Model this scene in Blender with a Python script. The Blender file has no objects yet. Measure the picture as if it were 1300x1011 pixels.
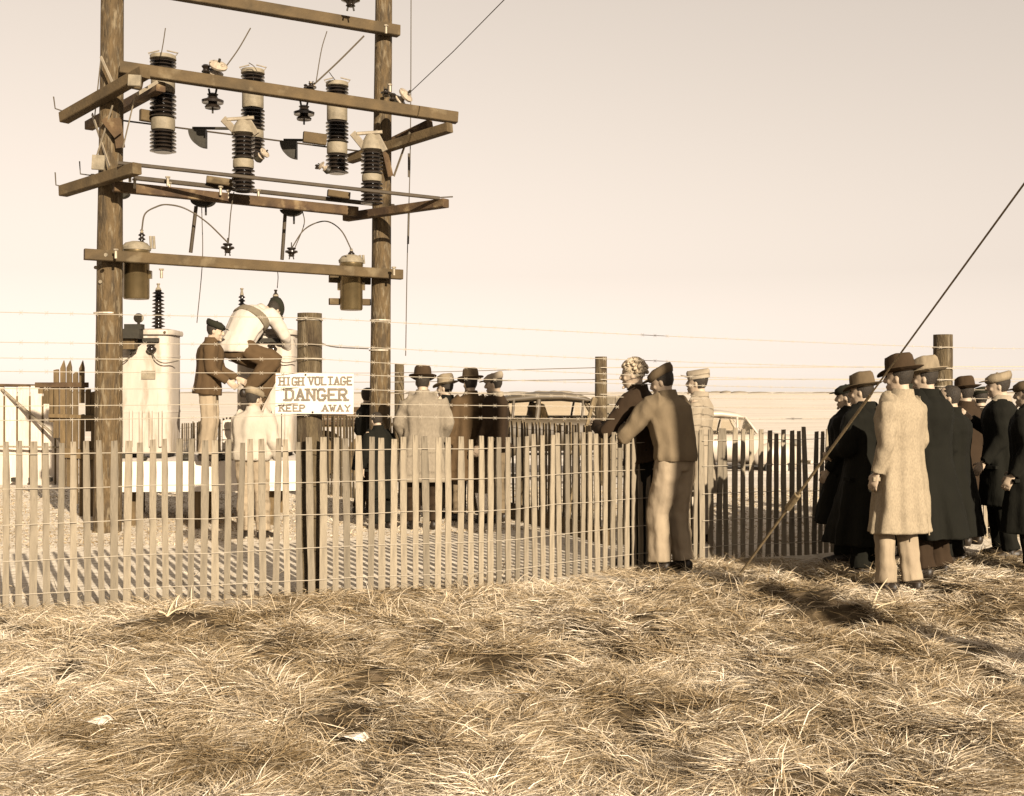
import bpy, math, random
import numpy as np
from mathutils import Vector, Matrix, noise as mnoise
random.seed(7); rng = np.random.default_rng(7)
scene = bpy.context.scene
COL = scene.collection

# ------------------------------------------------------------------ camera, light, exposure
CAM_H = 1.55; FPX = 1500.0
cd = bpy.data.cameras.new('camera'); cam = bpy.data.objects.new('camera', cd); COL.objects.link(cam)
cam.location = (0, 0, CAM_H); cam.rotation_euler = (math.radians(90), math.radians(0), 0)
cd.sensor_width = 36; cd.lens = 36*FPX/1300; cd.shift_y = -8.5/1300
cd.clip_start = .05; cd.clip_end = 9000
scene.camera = cam

SUN_EL = 20.0; SUN_AZ = 155.0          # azimuth clockwise from +Y (the view direction)
w = bpy.data.worlds.new('World'); scene.world = w; w.use_nodes = True
nt = w.node_tree; nt.nodes.clear()
sk = nt.nodes.new('ShaderNodeTexSky'); sk.sky_type = 'NISHITA'; sk.sun_disc = False
sk.sun_elevation = math.radians(SUN_EL); sk.sun_rotation = math.radians(SUN_AZ)
sk.air_density = 1.0; sk.dust_density = .4; sk.ozone_density = 1.0
bwn = nt.nodes.new('ShaderNodeSeparateColor')                        # the old film saw one tone only
mxa = nt.nodes.new('ShaderNodeMath'); mxa.operation = 'MAXIMUM'; mxb = nt.nodes.new('ShaderNodeMath'); mxb.operation = 'MAXIMUM'
pw = nt.nodes.new('ShaderNodeMath'); pw.operation = 'POWER'; pw.inputs[1].default_value = .63; pw.use_clamp = False
tint = nt.nodes.new('ShaderNodeMix'); tint.data_type = 'RGBA'; tint.blend_type = 'MULTIPLY'
tint.inputs[0].default_value = 1.0; tint.inputs[7].default_value = (1.0, .87, .755, 1)
bg = nt.nodes.new('ShaderNodeBackground'); bg.inputs[1].default_value = 0.113
wo = nt.nodes.new('ShaderNodeOutputWorld')
nt.links.new(sk.outputs[0], bwn.inputs[0]); nt.links.new(bwn.outputs[0], mxa.inputs[0]); nt.links.new(bwn.outputs[1], mxa.inputs[1]); nt.links.new(mxa.outputs[0], mxb.inputs[0]); nt.links.new(bwn.outputs[2], mxb.inputs[1]); nt.links.new(mxb.outputs[0], pw.inputs[0]); nt.links.new(pw.outputs[0], tint.inputs[6])
nt.links.new(tint.outputs[2], bg.inputs[0]); nt.links.new(bg.outputs[0], wo.inputs[0])

sd = bpy.data.lights.new('sun', 'SUN'); sd.energy = 5.0; sd.angle = math.radians(.5); sd.color = (1, .88, .72)
sun = bpy.data.objects.new('sun', sd); COL.objects.link(sun)
_a, _e = math.radians(SUN_AZ), math.radians(SUN_EL)
sdir = Vector((math.sin(_a)*math.cos(_e), math.cos(_a)*math.cos(_e), math.sin(_e)))
sun.rotation_euler = (-sdir).to_track_quat('-Z', 'Y').to_euler(); sun.location = (6, -10, 12)
vs = scene.view_settings
vs.view_transform = 'Standard'; vs.look = 'None'; vs.exposure = 1.3; vs.gamma = 1; vs.use_curve_mapping = False
scene.cycles.use_denoising = True
scene.cycles.max_bounces = 5; scene.cycles.transparent_max_bounces = 8

# ------------------------------------------------------------------ helpers
def W(px, py, D): return Vector(((px-650)/FPX*D, D, CAM_H+(497-py)/FPX*D))
def G(px, D, z=0.0): return Vector(((px-650)/FPX*D, D, z))

def tag(o, label=None, cat=None, group=None, kind=None):
    if label: o['label'] = label
    if cat: o['category'] = cat
    if group: o['group'] = group
    if kind: o['kind'] = kind
    return o

def empty(name, loc, label=None, cat=None, group=None, rz=0):
    o = bpy.data.objects.new(name, None); COL.objects.link(o)
    o.location = loc; o.rotation_euler = (0, 0, rz); o.empty_display_size = .1
    return tag(o, label, cat, group)

class MB:
    def __init__(s): s.v = []; s.f = []; s.M = Matrix.Identity(4)
    def _add(s, vs_, fs_):
        n = len(s.v)
        s.v.extend([tuple(s.M @ Vector(p)) for p in vs_])
        s.f.extend([tuple(i+n for i in f) for f in fs_])
    def box(s, c, size, R=None):
        c = Vector(c); hx, hy, hz = size[0]/2, size[1]/2, size[2]/2
        P = [Vector((x*hx, y*hy, z*hz)) for z in (-1, 1) for y in (-1, 1) for x in (-1, 1)]
        if R is not None: P = [R @ p for p in P]
        s._add([c+p for p in P], [(0,2,3,1),(4,5,7,6),(0,1,5,4),(2,6,7,3),(0,4,6,2),(1,3,7,5)])
    def beam(s, p, q, wd, ht, bev=.008):
        """squared timber from p to q with small chamfers"""
        p, q = Vector(p), Vector(q); d = (q-p).normalized()
        r = d.cross(Vector((0, 0, 1)))
        r = Vector((0, 1, 0)) if r.length < 1e-4 else r.normalized()
        u = r.cross(d).normalized(); a, b = wd/2, ht/2
        prof = [(-a+bev,-b),(a-bev,-b),(a,-b+bev),(a,b-bev),(a-bev,b),(-a+bev,b),(-a,b-bev),(-a,-b+bev)]
        V = [p+r*x+u*y for x, y in prof]+[q+r*x+u*y for x, y in prof]
        F = [(i, (i+1) % 8, 8+(i+1) % 8, 8+i) for i in range(8)]
        F += [tuple(range(7, -1, -1)), tuple(range(8, 16))]
        s._add(V, F)
    def sweep(s, st, R=(1, 0, 0), n=14, power=2.0, cap=True):
        """stations (point, a along R, b across)"""
        P = [Vector(x[0]) for x in st]; R = Vector(R); V = []; m = len(st)
        for i in range(m):
            t = (P[min(i+1, m-1)]-P[max(i-1, 0)])
            t = t.normalized() if t.length > 1e-9 else Vector((0, 0, 1))
            r = (R - t*R.dot(t))
            if r.length < 1e-3: r = t.orthogonal()
            r.normalize(); f = t.cross(r)
            for k in range(n):
                a = 2*math.pi*k/n; c, sn = math.cos(a), math.sin(a)
                if power != 2.0:
                    c = math.copysign(abs(c)**(2/power), c); sn = math.copysign(abs(sn)**(2/power), sn)
                V.append(P[i]+r*(st[i][1]*c)+f*(st[i][2]*sn))
        F = [(i*n+k, i*n+(k+1) % n, (i+1)*n+(k+1) % n, (i+1)*n+k) for i in range(m-1) for k in range(n)]
        if cap: F += [tuple(range(n-1, -1, -1)), tuple(range((m-1)*n, m*n))]
        s._add(V, F)
    def msweep(s, st, R=(1, 0, 0), n=36, av=.05, ah=.03, seed=0, step=.025, hemw=0.0):
        """cloth sweep: long folds down the cloth (av) and short creases across it (ah)"""
        P = [Vector(x[0]) for x in st]; A = [x[1] for x in st]; B = [x[2] for x in st]; Q = []
        tot = 0
        for i in range(len(P)-1):
            L_ = (P[i+1]-P[i]).length; m = max(1, int(L_/step))
            for k in range(m):
                t = k/m; Q.append((P[i].lerp(P[i+1], t), A[i]+(A[i+1]-A[i])*t, B[i]+(B[i+1]-B[i])*t, tot+L_*t))
            tot += L_
        Q.append((P[-1], A[-1], B[-1], tot)); R = Vector(R); V = []; m = len(Q)
        for i in range(m):
            t = (Q[min(i+1, m-1)][0]-Q[max(i-1, 0)][0]); t = t.normalized() if t.length > 1e-9 else Vector((0, 0, 1))
            r = (R - t*R.dot(t)); r = t.orthogonal() if r.length < 1e-3 else r
            r.normalize(); f = t.cross(r); sl = Q[i][3]; hw = 1+hemw*max(0, 1-sl/max(tot*.5, 1e-3))
            for k in range(n):
                a = 2*math.pi*k/n; c, sn = math.cos(a), math.sin(a)
                g = 1+av*hw*mnoise.noise(Vector((c*2.6, sn*2.6, sl*1.1+seed*7.1)))*1.6+ah*mnoise.noise(Vector((c*1.2+sl*5, sn*1.2, sl*11+seed*3.3)))*1.6
                V.append(Q[i][0]+r*(Q[i][1]*c*g)+f*(Q[i][2]*sn*g))
        F = [(i*n+k, i*n+(k+1) % n, (i+1)*n+(k+1) % n, (i+1)*n+k) for i in range(m-1) for k in range(n)]
        F += [tuple(range(n-1, -1, -1)), tuple(range((m-1)*n, m*n))]
        s._add(V, F)
    def tube(s, pts, rad, n=8, cap=True):
        if not hasattr(rad, '__len__'): rad = [rad]*len(pts)
        s.sweep([(p, r, r) for p, r in zip(pts, rad)], R=(1, .013, .007), n=n, cap=cap)
    def lathe(s, c, prof, n=20, axis=(0, 0, 1), sx=1.0, sy=1.0):
        q = Vector((0, 0, 1)).rotation_difference(Vector(axis).normalized())
        c = Vector(c); V = []
        for r, z in prof:
            for k in range(n):
                a = 2*math.pi*k/n
                V.append(c + q @ Vector((max(r, 1e-4)*math.cos(a)*sx, max(r, 1e-4)*math.sin(a)*sy, z)))
        m = len(prof)
        F = [(i*n+k, i*n+(k+1) % n, (i+1)*n+(k+1) % n, (i+1)*n+k) for i in range(m-1) for k in range(n)]
        F += [tuple(range(n-1, -1, -1)), tuple(range((m-1)*n, m*n))]
        s._add(V, F)
    def ell(s, c, r, n=14, R=None):
        V = []; c = Vector(c); rings = max(6, n//2+1)
        for i in range(rings+1):
            ph = math.pi*(i+.001 if i == 0 else (i-.001 if i == rings else i))/rings
            for k in range(n):
                a = 2*math.pi*k/n
                p = Vector((r[0]*math.sin(ph)*math.cos(a), r[1]*math.sin(ph)*math.sin(a), -r[2]*math.cos(ph)))
                V.append(c + (R @ p if R is not None else p))
        F = [(i*n+k, i*n+(k+1) % n, (i+1)*n+(k+1) % n, (i+1)*n+k) for i in range(rings) for k in range(n)]
        F += [tuple(range(n-1, -1, -1)), tuple(range(rings*n, (rings+1)*n))]
        s._add(V, F)
    def mesh(s, name, off=(0, 0, 0)):
        me = bpy.data.meshes.new(name); o = Vector(off)
        me.from_pydata([Vector(v)-o for v in s.v], [], s.f); me.update()
        return me
    def build(s, name, mat, parent=None, smooth=False, sharp=40, world=True):
        off = (0, 0, 0)
        if parent is not None and world:
            off = Vector((0, 0, 0)); p = parent
            while p is not None: off = off + p.location; p = p.parent
        me = s.mesh(name, off); me.materials.append(mat)
        if smooth:
            me.polygons.foreach_set('use_smooth', [True]*len(me.polygons))
            try: me.set_sharp_from_angle(angle=math.radians(sharp))
            except Exception: pass
        o = bpy.data.objects.new(name, me); COL.objects.link(o); o.parent = parent
        return o

def cat_curve(pts, n=12):
    P = [Vector(p) for p in pts]; P = [P[0]*2-P[1]]+P+[P[-1]*2-P[-2]]; out = []
    for i in range(1, len(P)-2):
        for k in range(n):
            t = k/n; a, b, c, d = P[i-1], P[i], P[i+1], P[i+2]
            out.append(.5*((2*b)+(-a+c)*t+(2*a-5*b+4*c-d)*t*t+(-a+3*b-3*c+d)*t**3))
    out.append(P[-2]); return out

# ------------------------------------------------------------------ materials
MATS = {}
def mat(name, col, rough=.8, var=.25, scale=8.0, stretch=(1, 1, 1), bump=.3, bscale=None, spec=.3, metal=0.0,
        dark=None, dscale=3.0, damt=.0, rnd=0.0, light=None, lamt=0.0, bdist=.01):
    if name in MATS: return MATS[name]
    m = bpy.data.materials.new(name); m.use_nodes = True; n = m.node_tree.nodes; L = m.node_tree.links
    b = n['Principled BSDF']; b.inputs['Roughness'].default_value = rough; b.inputs['Metallic'].default_value = metal
    b.inputs['Specular IOR Level'].default_value = spec
    tc = n.new('ShaderNodeTexCoord'); mp = n.new('ShaderNodeMapping'); mp.inputs['Scale'].default_value = stretch
    L.new(tc.outputs['Object'], mp.inputs[0])
    def ns(sc, det=4, d=0.0):
        t = n.new('ShaderNodeTexNoise'); t.inputs['Scale'].default_value = sc; t.inputs['Detail'].default_value = det
        t.inputs['Distortion'].default_value = d; L.new(mp.outputs[0], t.inputs['Vector']); return t
    def mr(src, a, b2, c, d):
        t = n.new('ShaderNodeMapRange'); t.inputs[1].default_value = a; t.inputs[2].default_value = b2
        t.inputs[3].default_value = c; t.inputs[4].default_value = d; L.new(src, t.inputs[0]); return t.outputs[0]
    def mul(c_src, f_src):
        t = n.new('ShaderNodeVectorMath'); t.operation = 'SCALE'; L.new(c_src, t.inputs[0]); L.new(f_src, t.inputs['Scale']); return t.outputs[0]
    rgb = n.new('ShaderNodeRGB'); rgb.outputs[0].default_value = (*col, 1); cur = rgb.outputs[0]
    n1 = ns(scale, 5)
    if dark is not None:
        nd = ns(dscale, 6, .4); mx = n.new('ShaderNodeMix'); mx.data_type = 'RGBA'
        L.new(mr(nd.outputs[0], .60-damt*.25, .70-damt*.2, 0, 1), mx.inputs[0]); L.new(cur, mx.inputs[6]); mx.inputs[7].default_value = (*dark, 1); cur = mx.outputs[2]
    if light is not None:
        nd = ns(dscale*1.7, 6, .2); mx = n.new('ShaderNodeMix'); mx.data_type = 'RGBA'
        L.new(mr(nd.outputs[0], .62-lamt*.25, .74-lamt*.2, 0, 1), mx.inputs[0]); L.new(cur, mx.inputs[6]); mx.inputs[7].default_value = (*light, 1); cur = mx.outputs[2]
    cur = mul(cur, mr(n1.outputs[0], .25, .75, 1-var, 1+var))
    if rnd:
        oi = n.new('ShaderNodeObjectInfo'); cur = mul(cur, mr(oi.outputs['Random'], 0, 1, 1-rnd, 1+rnd))
    L.new(cur, b.inputs['Base Color'])
    if bump:
        nb = ns(bscale or scale*3, 4); bp = n.new('ShaderNodeBump'); bp.inputs['Strength'].default_value = bump
        bp.inputs['Distance'].default_value = bdist; L.new(nb.outputs[0], bp.inputs['Height']); L.new(bp.outputs[0], b.inputs['Normal'])
    MATS[name] = m; return m

SLAT = mat('weathered slat wood', (.165, .134, .092), .9, .3, 6, (6, 6, .7), .5, 30, rnd=.30, dark=(.06, .045, .028), dscale=4, damt=.15)
SLATD = mat('dark board wood', (.085, .056, .025), .9, .35, 6, (6, 6, 1), .5, 30, rnd=.2)
SLATP = mat('pale board wood', (.42, .36, .29), .9, .15, 6, (6, 6, 1), .4, 30, rnd=.08)
POLE = mat('creosoted pole wood', (.072, .046, .019), .85, .35, 8, (3, 3, .7), 1.0, 18, dark=(.045, .030, .014), dscale=5.5, damt=.42, light=(.125, .095, .055), lamt=.35, bdist=.02)
POLEB = mat('grey fence post wood', (.075, .053, .026), .9, .3, 9, (5, 5, .7), 1.0, 24, dark=(.04, .026, .012), dscale=2.5, damt=.25, light=(.13, .10, .06), lamt=.3, bdist=.02)
BEAM = mat('sawn beam wood', (.066, .043, .018), .85, .25, 6, (1, 1, 1), .6, 34, dark=(.05, .033, .014), dscale=2.6, damt=.35, light=(.11, .08, .042), lamt=.2)
BEAMD = mat('old brown beam wood', (.065, .038, .016), .85, .35, 6, (1, 1, 1), .6, 34, dark=(.04, .022, .01), dscale=3.5, damt=.5, light=(.13, .09, .045), lamt=.2)
RAIL = mat('dark iron rail', (.035, .024, .012), .7, .3, 8)
STEEL = mat('galvanised strap steel', (.22, .18, .125), .5, .25, 12, bump=.15, metal=.3)
IRON = mat('blackened iron', (.02, .016, .009), .55, .3, 12, bump=.2)
PORC = mat('brown glazed porcelain', (.014, .010, .007), .16, .2, 6, bump=0, spec=.6)
CEM = mat('grey cement fitting', (.165, .135, .09), .7, .3, 12, bump=.4)
GLAZE = mat('pale glazed porcelain', (.26, .21, .15), .3, .4, 25, bump=0, dark=(.04, .03, .02), dscale=22, damt=.2)
CAN = mat('grey transformer paint', (.16, .115, .055), .3, .25, 5, bump=.1, metal=.75, spec=.6)
TANK = mat('pale enamel tank paint', (.34, .29, .235), .6, .10, 9, bump=.15, dark=(.25, .205, .15), dscale=5, damt=.3, stretch=(1.6, 1.6, .35))
SLAB = mat('whitewashed concrete', (.50, .44, .37), .85, .06, 6, bump=.3)
SIGNM = mat('white enamel board', (.50, .44, .37), .6, .06, 5, bump=.08)
INK = mat('worn grey lettering', (.13, .105, .075), .8, .35, 40, bump=.1)
WIRE = mat('bright galvanised wire', (.33, .28, .21), .45, .1, 30, bump=0, metal=.2)
WIRED = mat('dark line wire', (.055, .042, .026), .6, .1, 10, bump=0)
GUY = mat('tan guy cable', (.16, .115, .06), .8, .3, 20, bump=.4)
STRAWN = mat('straw stalk', (.52, .42, .27), .8, .2, 20, bump=0)
PAPER = mat('newspaper sheet', (.66, .59, .5), .8, .12, 30, bump=.1)
def cloth(name, col, **k):
    k.setdefault('var', .16)
    return mat(name, col, .92, k.pop('var'), k.pop('scale', 7), k.pop('stretch', (1, 1, .5)), .7, 16, spec=.12, bdist=.012, **k)
C_BLACK = cloth('near black wool', (.0062, .0056, .0034))
C_DKBR = cloth('dark brown wool', (.024, .0145, .0075))
C_BROWN = cloth('brown wool', (.062, .038, .018))
C_TAN = cloth('tan jacket cloth', (.12, .088, .052))
C_GREY = cloth('grey herringbone coat', (.16, .13, .092), scale=60)
C_LIGHT = cloth('pale tweed coat', (.215, .17, .112), scale=110, var=.22)
C_PALE = cloth('pale cotton', (.31, .265, .205))
C_TROU = cloth('light khaki cotton', (.22, .17, .112))
C_WHITE = cloth('white jersey', (.36, .315, .26), var=.05)
C_STRIPE = cloth('grey jersey stripe', (.13, .105, .07))
C_HAT = cloth('brown felt', (.036, .022, .011), scale=14)
C_HATB = cloth('mid brown felt', (.085, .06, .034), scale=14)
C_HATT = cloth('tan felt', (.18, .14, .09), scale=14, var=.3)
C_CAP = cloth('dark cap cloth', (.016, .015, .009))
C_CAPL = cloth('pale cap cloth', (.21, .17, .12))
SHOE = mat('shoe leather', (.018, .012, .007), .5, .2, 20, bump=.2)
SKIN = mat('skin', (.30, .225, .155), .6, .12, 14, bump=.15)
HAIRD = mat('dark hair', (.02, .014, .008), .7, .4, 60, bump=.8, bscale=120)
HAIRL = mat('light curly hair', (.34, .27, .18), .8, .5, 50, bump=1.0, bscale=70, dark=(.10, .07, .04), dscale=38, damt=.3)
EYE = mat('eye', (.02, .015, .01), .3, 0, 5, bump=0)

# ------------------------------------------------------------------ ground
def vnoise(x, y, sc, seed=0):
    x = np.asarray(x, float)/sc+seed*17.3; y = np.asarray(y, float)/sc+seed*5.7
    xi = np.floor(x).astype(np.int64); yi = np.floor(y).astype(np.int64); fx = x-xi; fy = y-yi
    def h(a, b):
        v = np.sin(a*127.1+b*311.7+seed*74.7)*43758.5453
        return v-np.floor(v)
    sx = fx*fx*(3-2*fx); sy = fy*fy*(3-2*fy)
    return (h(xi, yi)*(1-sx)+h(xi+1, yi)*sx)*(1-sy)+(h(xi, yi+1)*(1-sx)+h(xi+1, yi+1)*sx)*sy
def sstep(a, b, x):
    t = np.clip((np.asarray(x, float)-a)/(b-a), 0, 1); return t*t*(3-2*t)
def fence_y(x):     # where the near fence line runs
    return np.interp(x, [-6, -3.47, -1.53, -.31, 1.03, 1.70, 2.85, 6], [7.7, 8.27, 8.95, 9.26, 10.33, 10.87, 11.2, 12.6])
def hgt(x, y):
    x = np.asarray(x, float); y = np.asarray(y, float)
    m = 1-sstep(-2.6, -.5, y-fence_y(x))
    h = (vnoise(x, y, .55, 1)-.5)*.18+(vnoise(x, y, .21, 2)-.5)*.12+(vnoise(x, y, 1.7, 3)-.5)*.12
    h = h*(.12+.88*m)*(1-sstep(10, 14, y)*.8)*np.exp(-np.abs(x)/40)
    h = h - .32*sstep(19, 24, y)*(1-sstep(150, 400, y))
    h = np.where(y > 14, h+(vnoise(x, y, 6, 4)-.5)*.05*(1-sstep(60, 200, y)), h)
    return h-.03*m
def coords(lo, hi, step, far, growth=1.16):
    c = list(np.arange(lo, hi+1e-6, step)); st = step; a = c[-1]
    while a < far: st *= growth; a += st; c.append(a)
    st = step; a = c[0]; pre = []
    while a > -far: st *= growth; a -= st; pre.append(a)
    return np.array(pre[::-1]+c)
gx = coords(-6.5, 7.5, .07, 4000); gy = coords(3.0, 13.5, .07, 4000); gy = gy[gy > -60]
X, Y = np.meshgrid(gx, gy); Z = hgt(X, Y)
nv = X.size; nxg, nyg = len(gx), len(gy)
me = bpy.data.meshes.new('ground')
idx = np.arange(nv).reshape(nyg, nxg)
Q = np.stack([idx[:-1, :-1], idx[:-1, 1:], idx[1:, 1:], idx[1:, :-1]], -1).reshape(-1, 4)
me.vertices.add(nv); me.vertices.foreach_set('co', np.stack([X, Y, Z], -1).ravel())
me.loops.add(Q.size); me.loops.foreach_set('vertex_index', Q.ravel())
me.polygons.add(len(Q)); me.polygons.foreach_set('loop_start', np.arange(len(Q))*4); me.polygons.foreach_set('loop_total', np.full(len(Q), 4))
me.polygons.foreach_set('use_smooth', np.ones(len(Q), bool)); me.update(calc_edges=True)
gm = bpy.data.materials.new('dry ground'); gm.use_nodes = True; n = gm.node_tree.nodes; L = gm.node_tree.links
b = n['Principled BSDF']; b.inputs['Roughness'].default_value = .95; b.inputs['Specular IOR Level'].default_value = .1
tc = n.new('ShaderNodeTexCoord'); sep = n.new('ShaderNodeSeparateXYZ'); L.new(tc.outputs['Object'], sep.inputs[0])
def gnoise(sc, det=6, stretch=None):
    t = n.new('ShaderNodeTexNoise'); t.inputs['Scale'].default_value = sc; t.inputs['Detail'].default_value = det
    if stretch:
        mp = n.new('ShaderNodeMapping'); mp.inputs['Scale'].default_value = stretch; L.new(tc.outputs['Object'], mp.inputs[0]); L.new(mp.outputs[0], t.inputs['Vector'])
    else: L.new(tc.outputs['Object'], t.inputs['Vector'])
    return t.outputs[0]
def gramp(src, stops):
    r = n.new('ShaderNodeValToRGB'); L.new(src, r.inputs[0])
    while len(r.color_ramp.elements) < len(stops): r.color_ramp.elements.new(.5)
    for e, (p, c) in zip(r.color_ramp.elements, stops): e.position = p; e.color = (*c, 1)
    return r.outputs[0]
def gmix(f, a, bb):
    m = n.new('ShaderNodeMix'); m.data_type = 'RGBA'; L.new(f, m.inputs[0]); L.new(a, m.inputs[6]); L.new(bb, m.inputs[7]); return m.outputs[2]
def gmr(src, a, b2, c=0, d=1):
    t = n.new('ShaderNodeMapRange'); t.inputs[1].default_value = a; t.inputs[2].default_value = b2; t.inputs[3].default_value = c; t.inputs[4].default_value = d; L.new(src, t.inputs[0]); return t.outputs[0]
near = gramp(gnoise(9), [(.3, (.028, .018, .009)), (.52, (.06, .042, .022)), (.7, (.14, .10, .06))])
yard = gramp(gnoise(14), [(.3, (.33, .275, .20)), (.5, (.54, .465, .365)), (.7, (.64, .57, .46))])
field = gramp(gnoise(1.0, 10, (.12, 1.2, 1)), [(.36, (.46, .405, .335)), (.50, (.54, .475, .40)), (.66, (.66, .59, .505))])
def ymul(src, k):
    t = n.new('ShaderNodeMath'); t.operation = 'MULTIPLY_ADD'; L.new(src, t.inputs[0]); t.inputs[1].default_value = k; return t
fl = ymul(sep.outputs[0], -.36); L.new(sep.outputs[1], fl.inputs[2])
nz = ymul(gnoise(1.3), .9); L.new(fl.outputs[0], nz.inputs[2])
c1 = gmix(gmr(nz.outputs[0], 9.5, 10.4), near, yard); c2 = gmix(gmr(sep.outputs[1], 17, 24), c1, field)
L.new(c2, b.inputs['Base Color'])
bp = n.new('ShaderNodeBump'); bp.inputs['Strength'].default_value = .6; bp.inputs['Distance'].default_value = .02
L.new(gnoise(26, 6), bp.inputs['Height']); L.new(bp.outputs[0], b.inputs['Normal'])
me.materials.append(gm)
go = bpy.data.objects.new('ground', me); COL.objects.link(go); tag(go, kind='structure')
def gz(x, y): return float(hgt(x, y))

# ------------------------------------------------------------------ posts, beams and the substation frame
def pole_mesh(mb, p0, p1, r0, r1, n=22, m=34, rough=.03, seed=0):
    p0, p1 = Vector(p0), Vector(p1); V = []; F = []
    ax = (p1-p0); L_ = ax.length; q = Vector((0, 0, 1)).rotation_difference(ax.normalized())
    for i in range(m+1):
        t = i/m
        for k in range(n):
            a = 2*math.pi*k/n
            r = (r0+(r1-r0)*t)*(1+rough*mnoise.noise(Vector((math.cos(a)*2.2, math.sin(a)*2.2, t*L_*.9+seed*9)))+rough*.6*mnoise.noise(Vector((math.cos(a)*7, math.sin(a)*7, t*L_*2+seed))))
            V.append(p0+q @ Vector((r*math.cos(a), r*math.sin(a), t*L_)))
    F = [(i*n+k, i*n+(k+1) % n, (i+1)*n+(k+1) % n, (i+1)*n+k) for i in range(m) for k in range(n)]
    F += [tuple(range(n-1, -1, -1)), tuple(range(m*n, (m+1)*n))]
    mb._add(V, F)

PLD, PRD = 13.06, 14.56
frame = empty('substation_frame', G(310, 13.8), 'tall two-pole timber frame carrying crossbeams and electrical gear behind the fence', 'electrical frame')
mb = MB(); pole_mesh(mb, W(136, 497, PLD)+Vector((0, 0, -1.56-.1)), W(144, -120, PLD), .155, .115, seed=1); mb.build('pole', POLE, frame, True)
mb = MB(); pole_mesh(mb, W(481, 497, PRD)+Vector((0, 0, -1.56-.1)), W(488, -90, PRD), .135, .100, seed=2); mb.build('pole', POLE, frame, True)
def beamp(a, b, wd, ht, mt=BEAM, name='crossbeam', parent=None):
    mb = MB(); mb.beam(W(*a), W(*b), wd, ht); return mb.build(name, mt, parent or frame)
def F_D(px, off=0.0):     # depth of the frame plane at pixel column px
    Xl, Yl, Xr, Yr = -4.475, PLD, -1.64, PRD; k = (px-650)/FPX
    t = (k*Yl-Xl)/((Xr-Xl)-k*(Yr-Yl)); return Yl+t*(Yr-Yl)+off
beamp((140, -22, F_D(140, -.22)), (506, 40, F_D(506, -.22)), .12, .13)
beamp((152, 86, F_D(152, -.22)), (580, 150, 14.15), .12, .13)
beamp((107, 323, F_D(107, -.24)), (510, 349, F_D(510, -.24)), .10, .118)
# upper side arms (they run away to the left)
beamp((81, 150, 13.3), (184, 92, 12.4), .12, .12, BEAM, 'side_arm')
beamp((113, 160, 14.9), (204, 110, 13.1), .11, .11, BEAMD, 'side_arm')
beamp((444, 202, 14.75), (571, 162, 13.75), .11, .11, BEAM, 'side_arm')
beamp((496, 183, 14.75), (546, 159, 14.3), .10, .12, BEAMD, 'side_arm')
# lower platform
beamp((80, 243, 13.3), (174, 214, 12.4), .11, .12, BEAM, 'side_arm')
beamp((439, 276, 14.6), (566, 258, 13.6), .11, .10, BEAMD, 'side_arm')
beamp((144, 237, 12.75), (453, 269, 14.3), .10, .11, BEAMD)
beamp((150, 207, 12.45), (558, 252, 13.6), .035, .04, RAIL, 'rail')
beamp((170, 226, 12.9), (500, 262, 14.7), .04, .05, RAIL, 'rail')
beamp((154, 153, 13.9), (486, 196, 15.3), .02, .02, RAIL, 'rail')
for a, b2, h in (((178, 146, 13.4), (196, 149, 13.5), .13), ((385, 174, 14.1), (414, 178, 14.2), .13), ((262, 228, 13.3), (298, 233, 13.4), .08),
              ((416, 245, 14.1), (444, 249, 14.2), .08), ((418, 354, F_D(430, .1)), (470, 357, F_D(470, .1)), .09), ((418, 383, F_D(430, .1)), (470, 384, F_D(470, .1)), .08), ((165, 105, 12.9), (180, 108, 12.9), .12)):
    beamp(a, b2, .07, h, BEAM, 'bracket_block')
# straps and braces
def strap(a, b2, wd=.035, mt=STEEL, name='brace'):
    mb = MB(); mb.beam(W(*a), W(*b2), .012, wd, .002); mb.build(name, mt, frame)
for a, b2, wd, mt in (((128, 72, 12.8), (146, 112, 12.75), .03, STEEL), ((128, 76, 12.8), (120, 150, 13.3), .015, STEEL), ((117, 145, 13.2), (139, 212, 12.75), .035, STEEL), ((143, 134, 12.8), (121, 204, 13.0), .02, STEEL),
                 ((172, 120, 12.6), (156, 188, 12.9), .015, STEEL), ((200, 104, 12.7), (174, 120, 12.5), .035, STEEL), ((520, 168, 14.2), (500, 224, 14.4), .03, STEEL),
                 ((486, 180, 14.3), (496, 224, 14.4), .09, BEAMD), ((148, 150, 12.9), (153, 188, 12.9), .10, BEAMD), ((133, 150, 12.85), (150, 172, 12.85), .10, BEAMD)):
    strap(a, b2, wd, mt)
for pts in ([(68, 123), (70, 138), (82, 142)], [(101, 205), (102, 221), (124, 224)], [(70, 219), (71, 235), (83, 238)], [(557, 251), (575, 250)]):
    mb = MB(); mb.tube([W(x, y, 14.1) for x, y in pts], .008, 6); mb.build('hook_rod', WIRED, frame)
def plate(px, py, D, w_, h_, mt=CEM):
    mb = MB(); mb.beam(W(px-w_/2, py, D), W(px+w_/2, py+1, D), .03, h_); mb.build('mounting_plate', mt, frame)
plate(125, 206, 12.75, 16, .16); plate(171, 102, 12.35, 16, .12)
for px, py, D in ((165, 226, 12.6), (213, 231, 13.0), (280, 243, 13.3), (328, 247, 13.6), (118, 228, 13.0), (147, 323, 12.7), (490, 38, 14.1), (500, 345, 14.2), (205, 348, 12.9), (171, 234, 12.7), (215, 238, 13.1), (290, 248, 13.4), (495, 113, 14.2)):
    mb = MB(); c = W(px, py, D); mb.tube([c+Vector((0, 0, .045)), c-Vector((0, 0, .045))], .016, 8); mb.lathe(c+Vector((0, 0, .04)), [(.028, 0), (.028, .018)], 6); mb.build('bolt', STEEL, frame)
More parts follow.
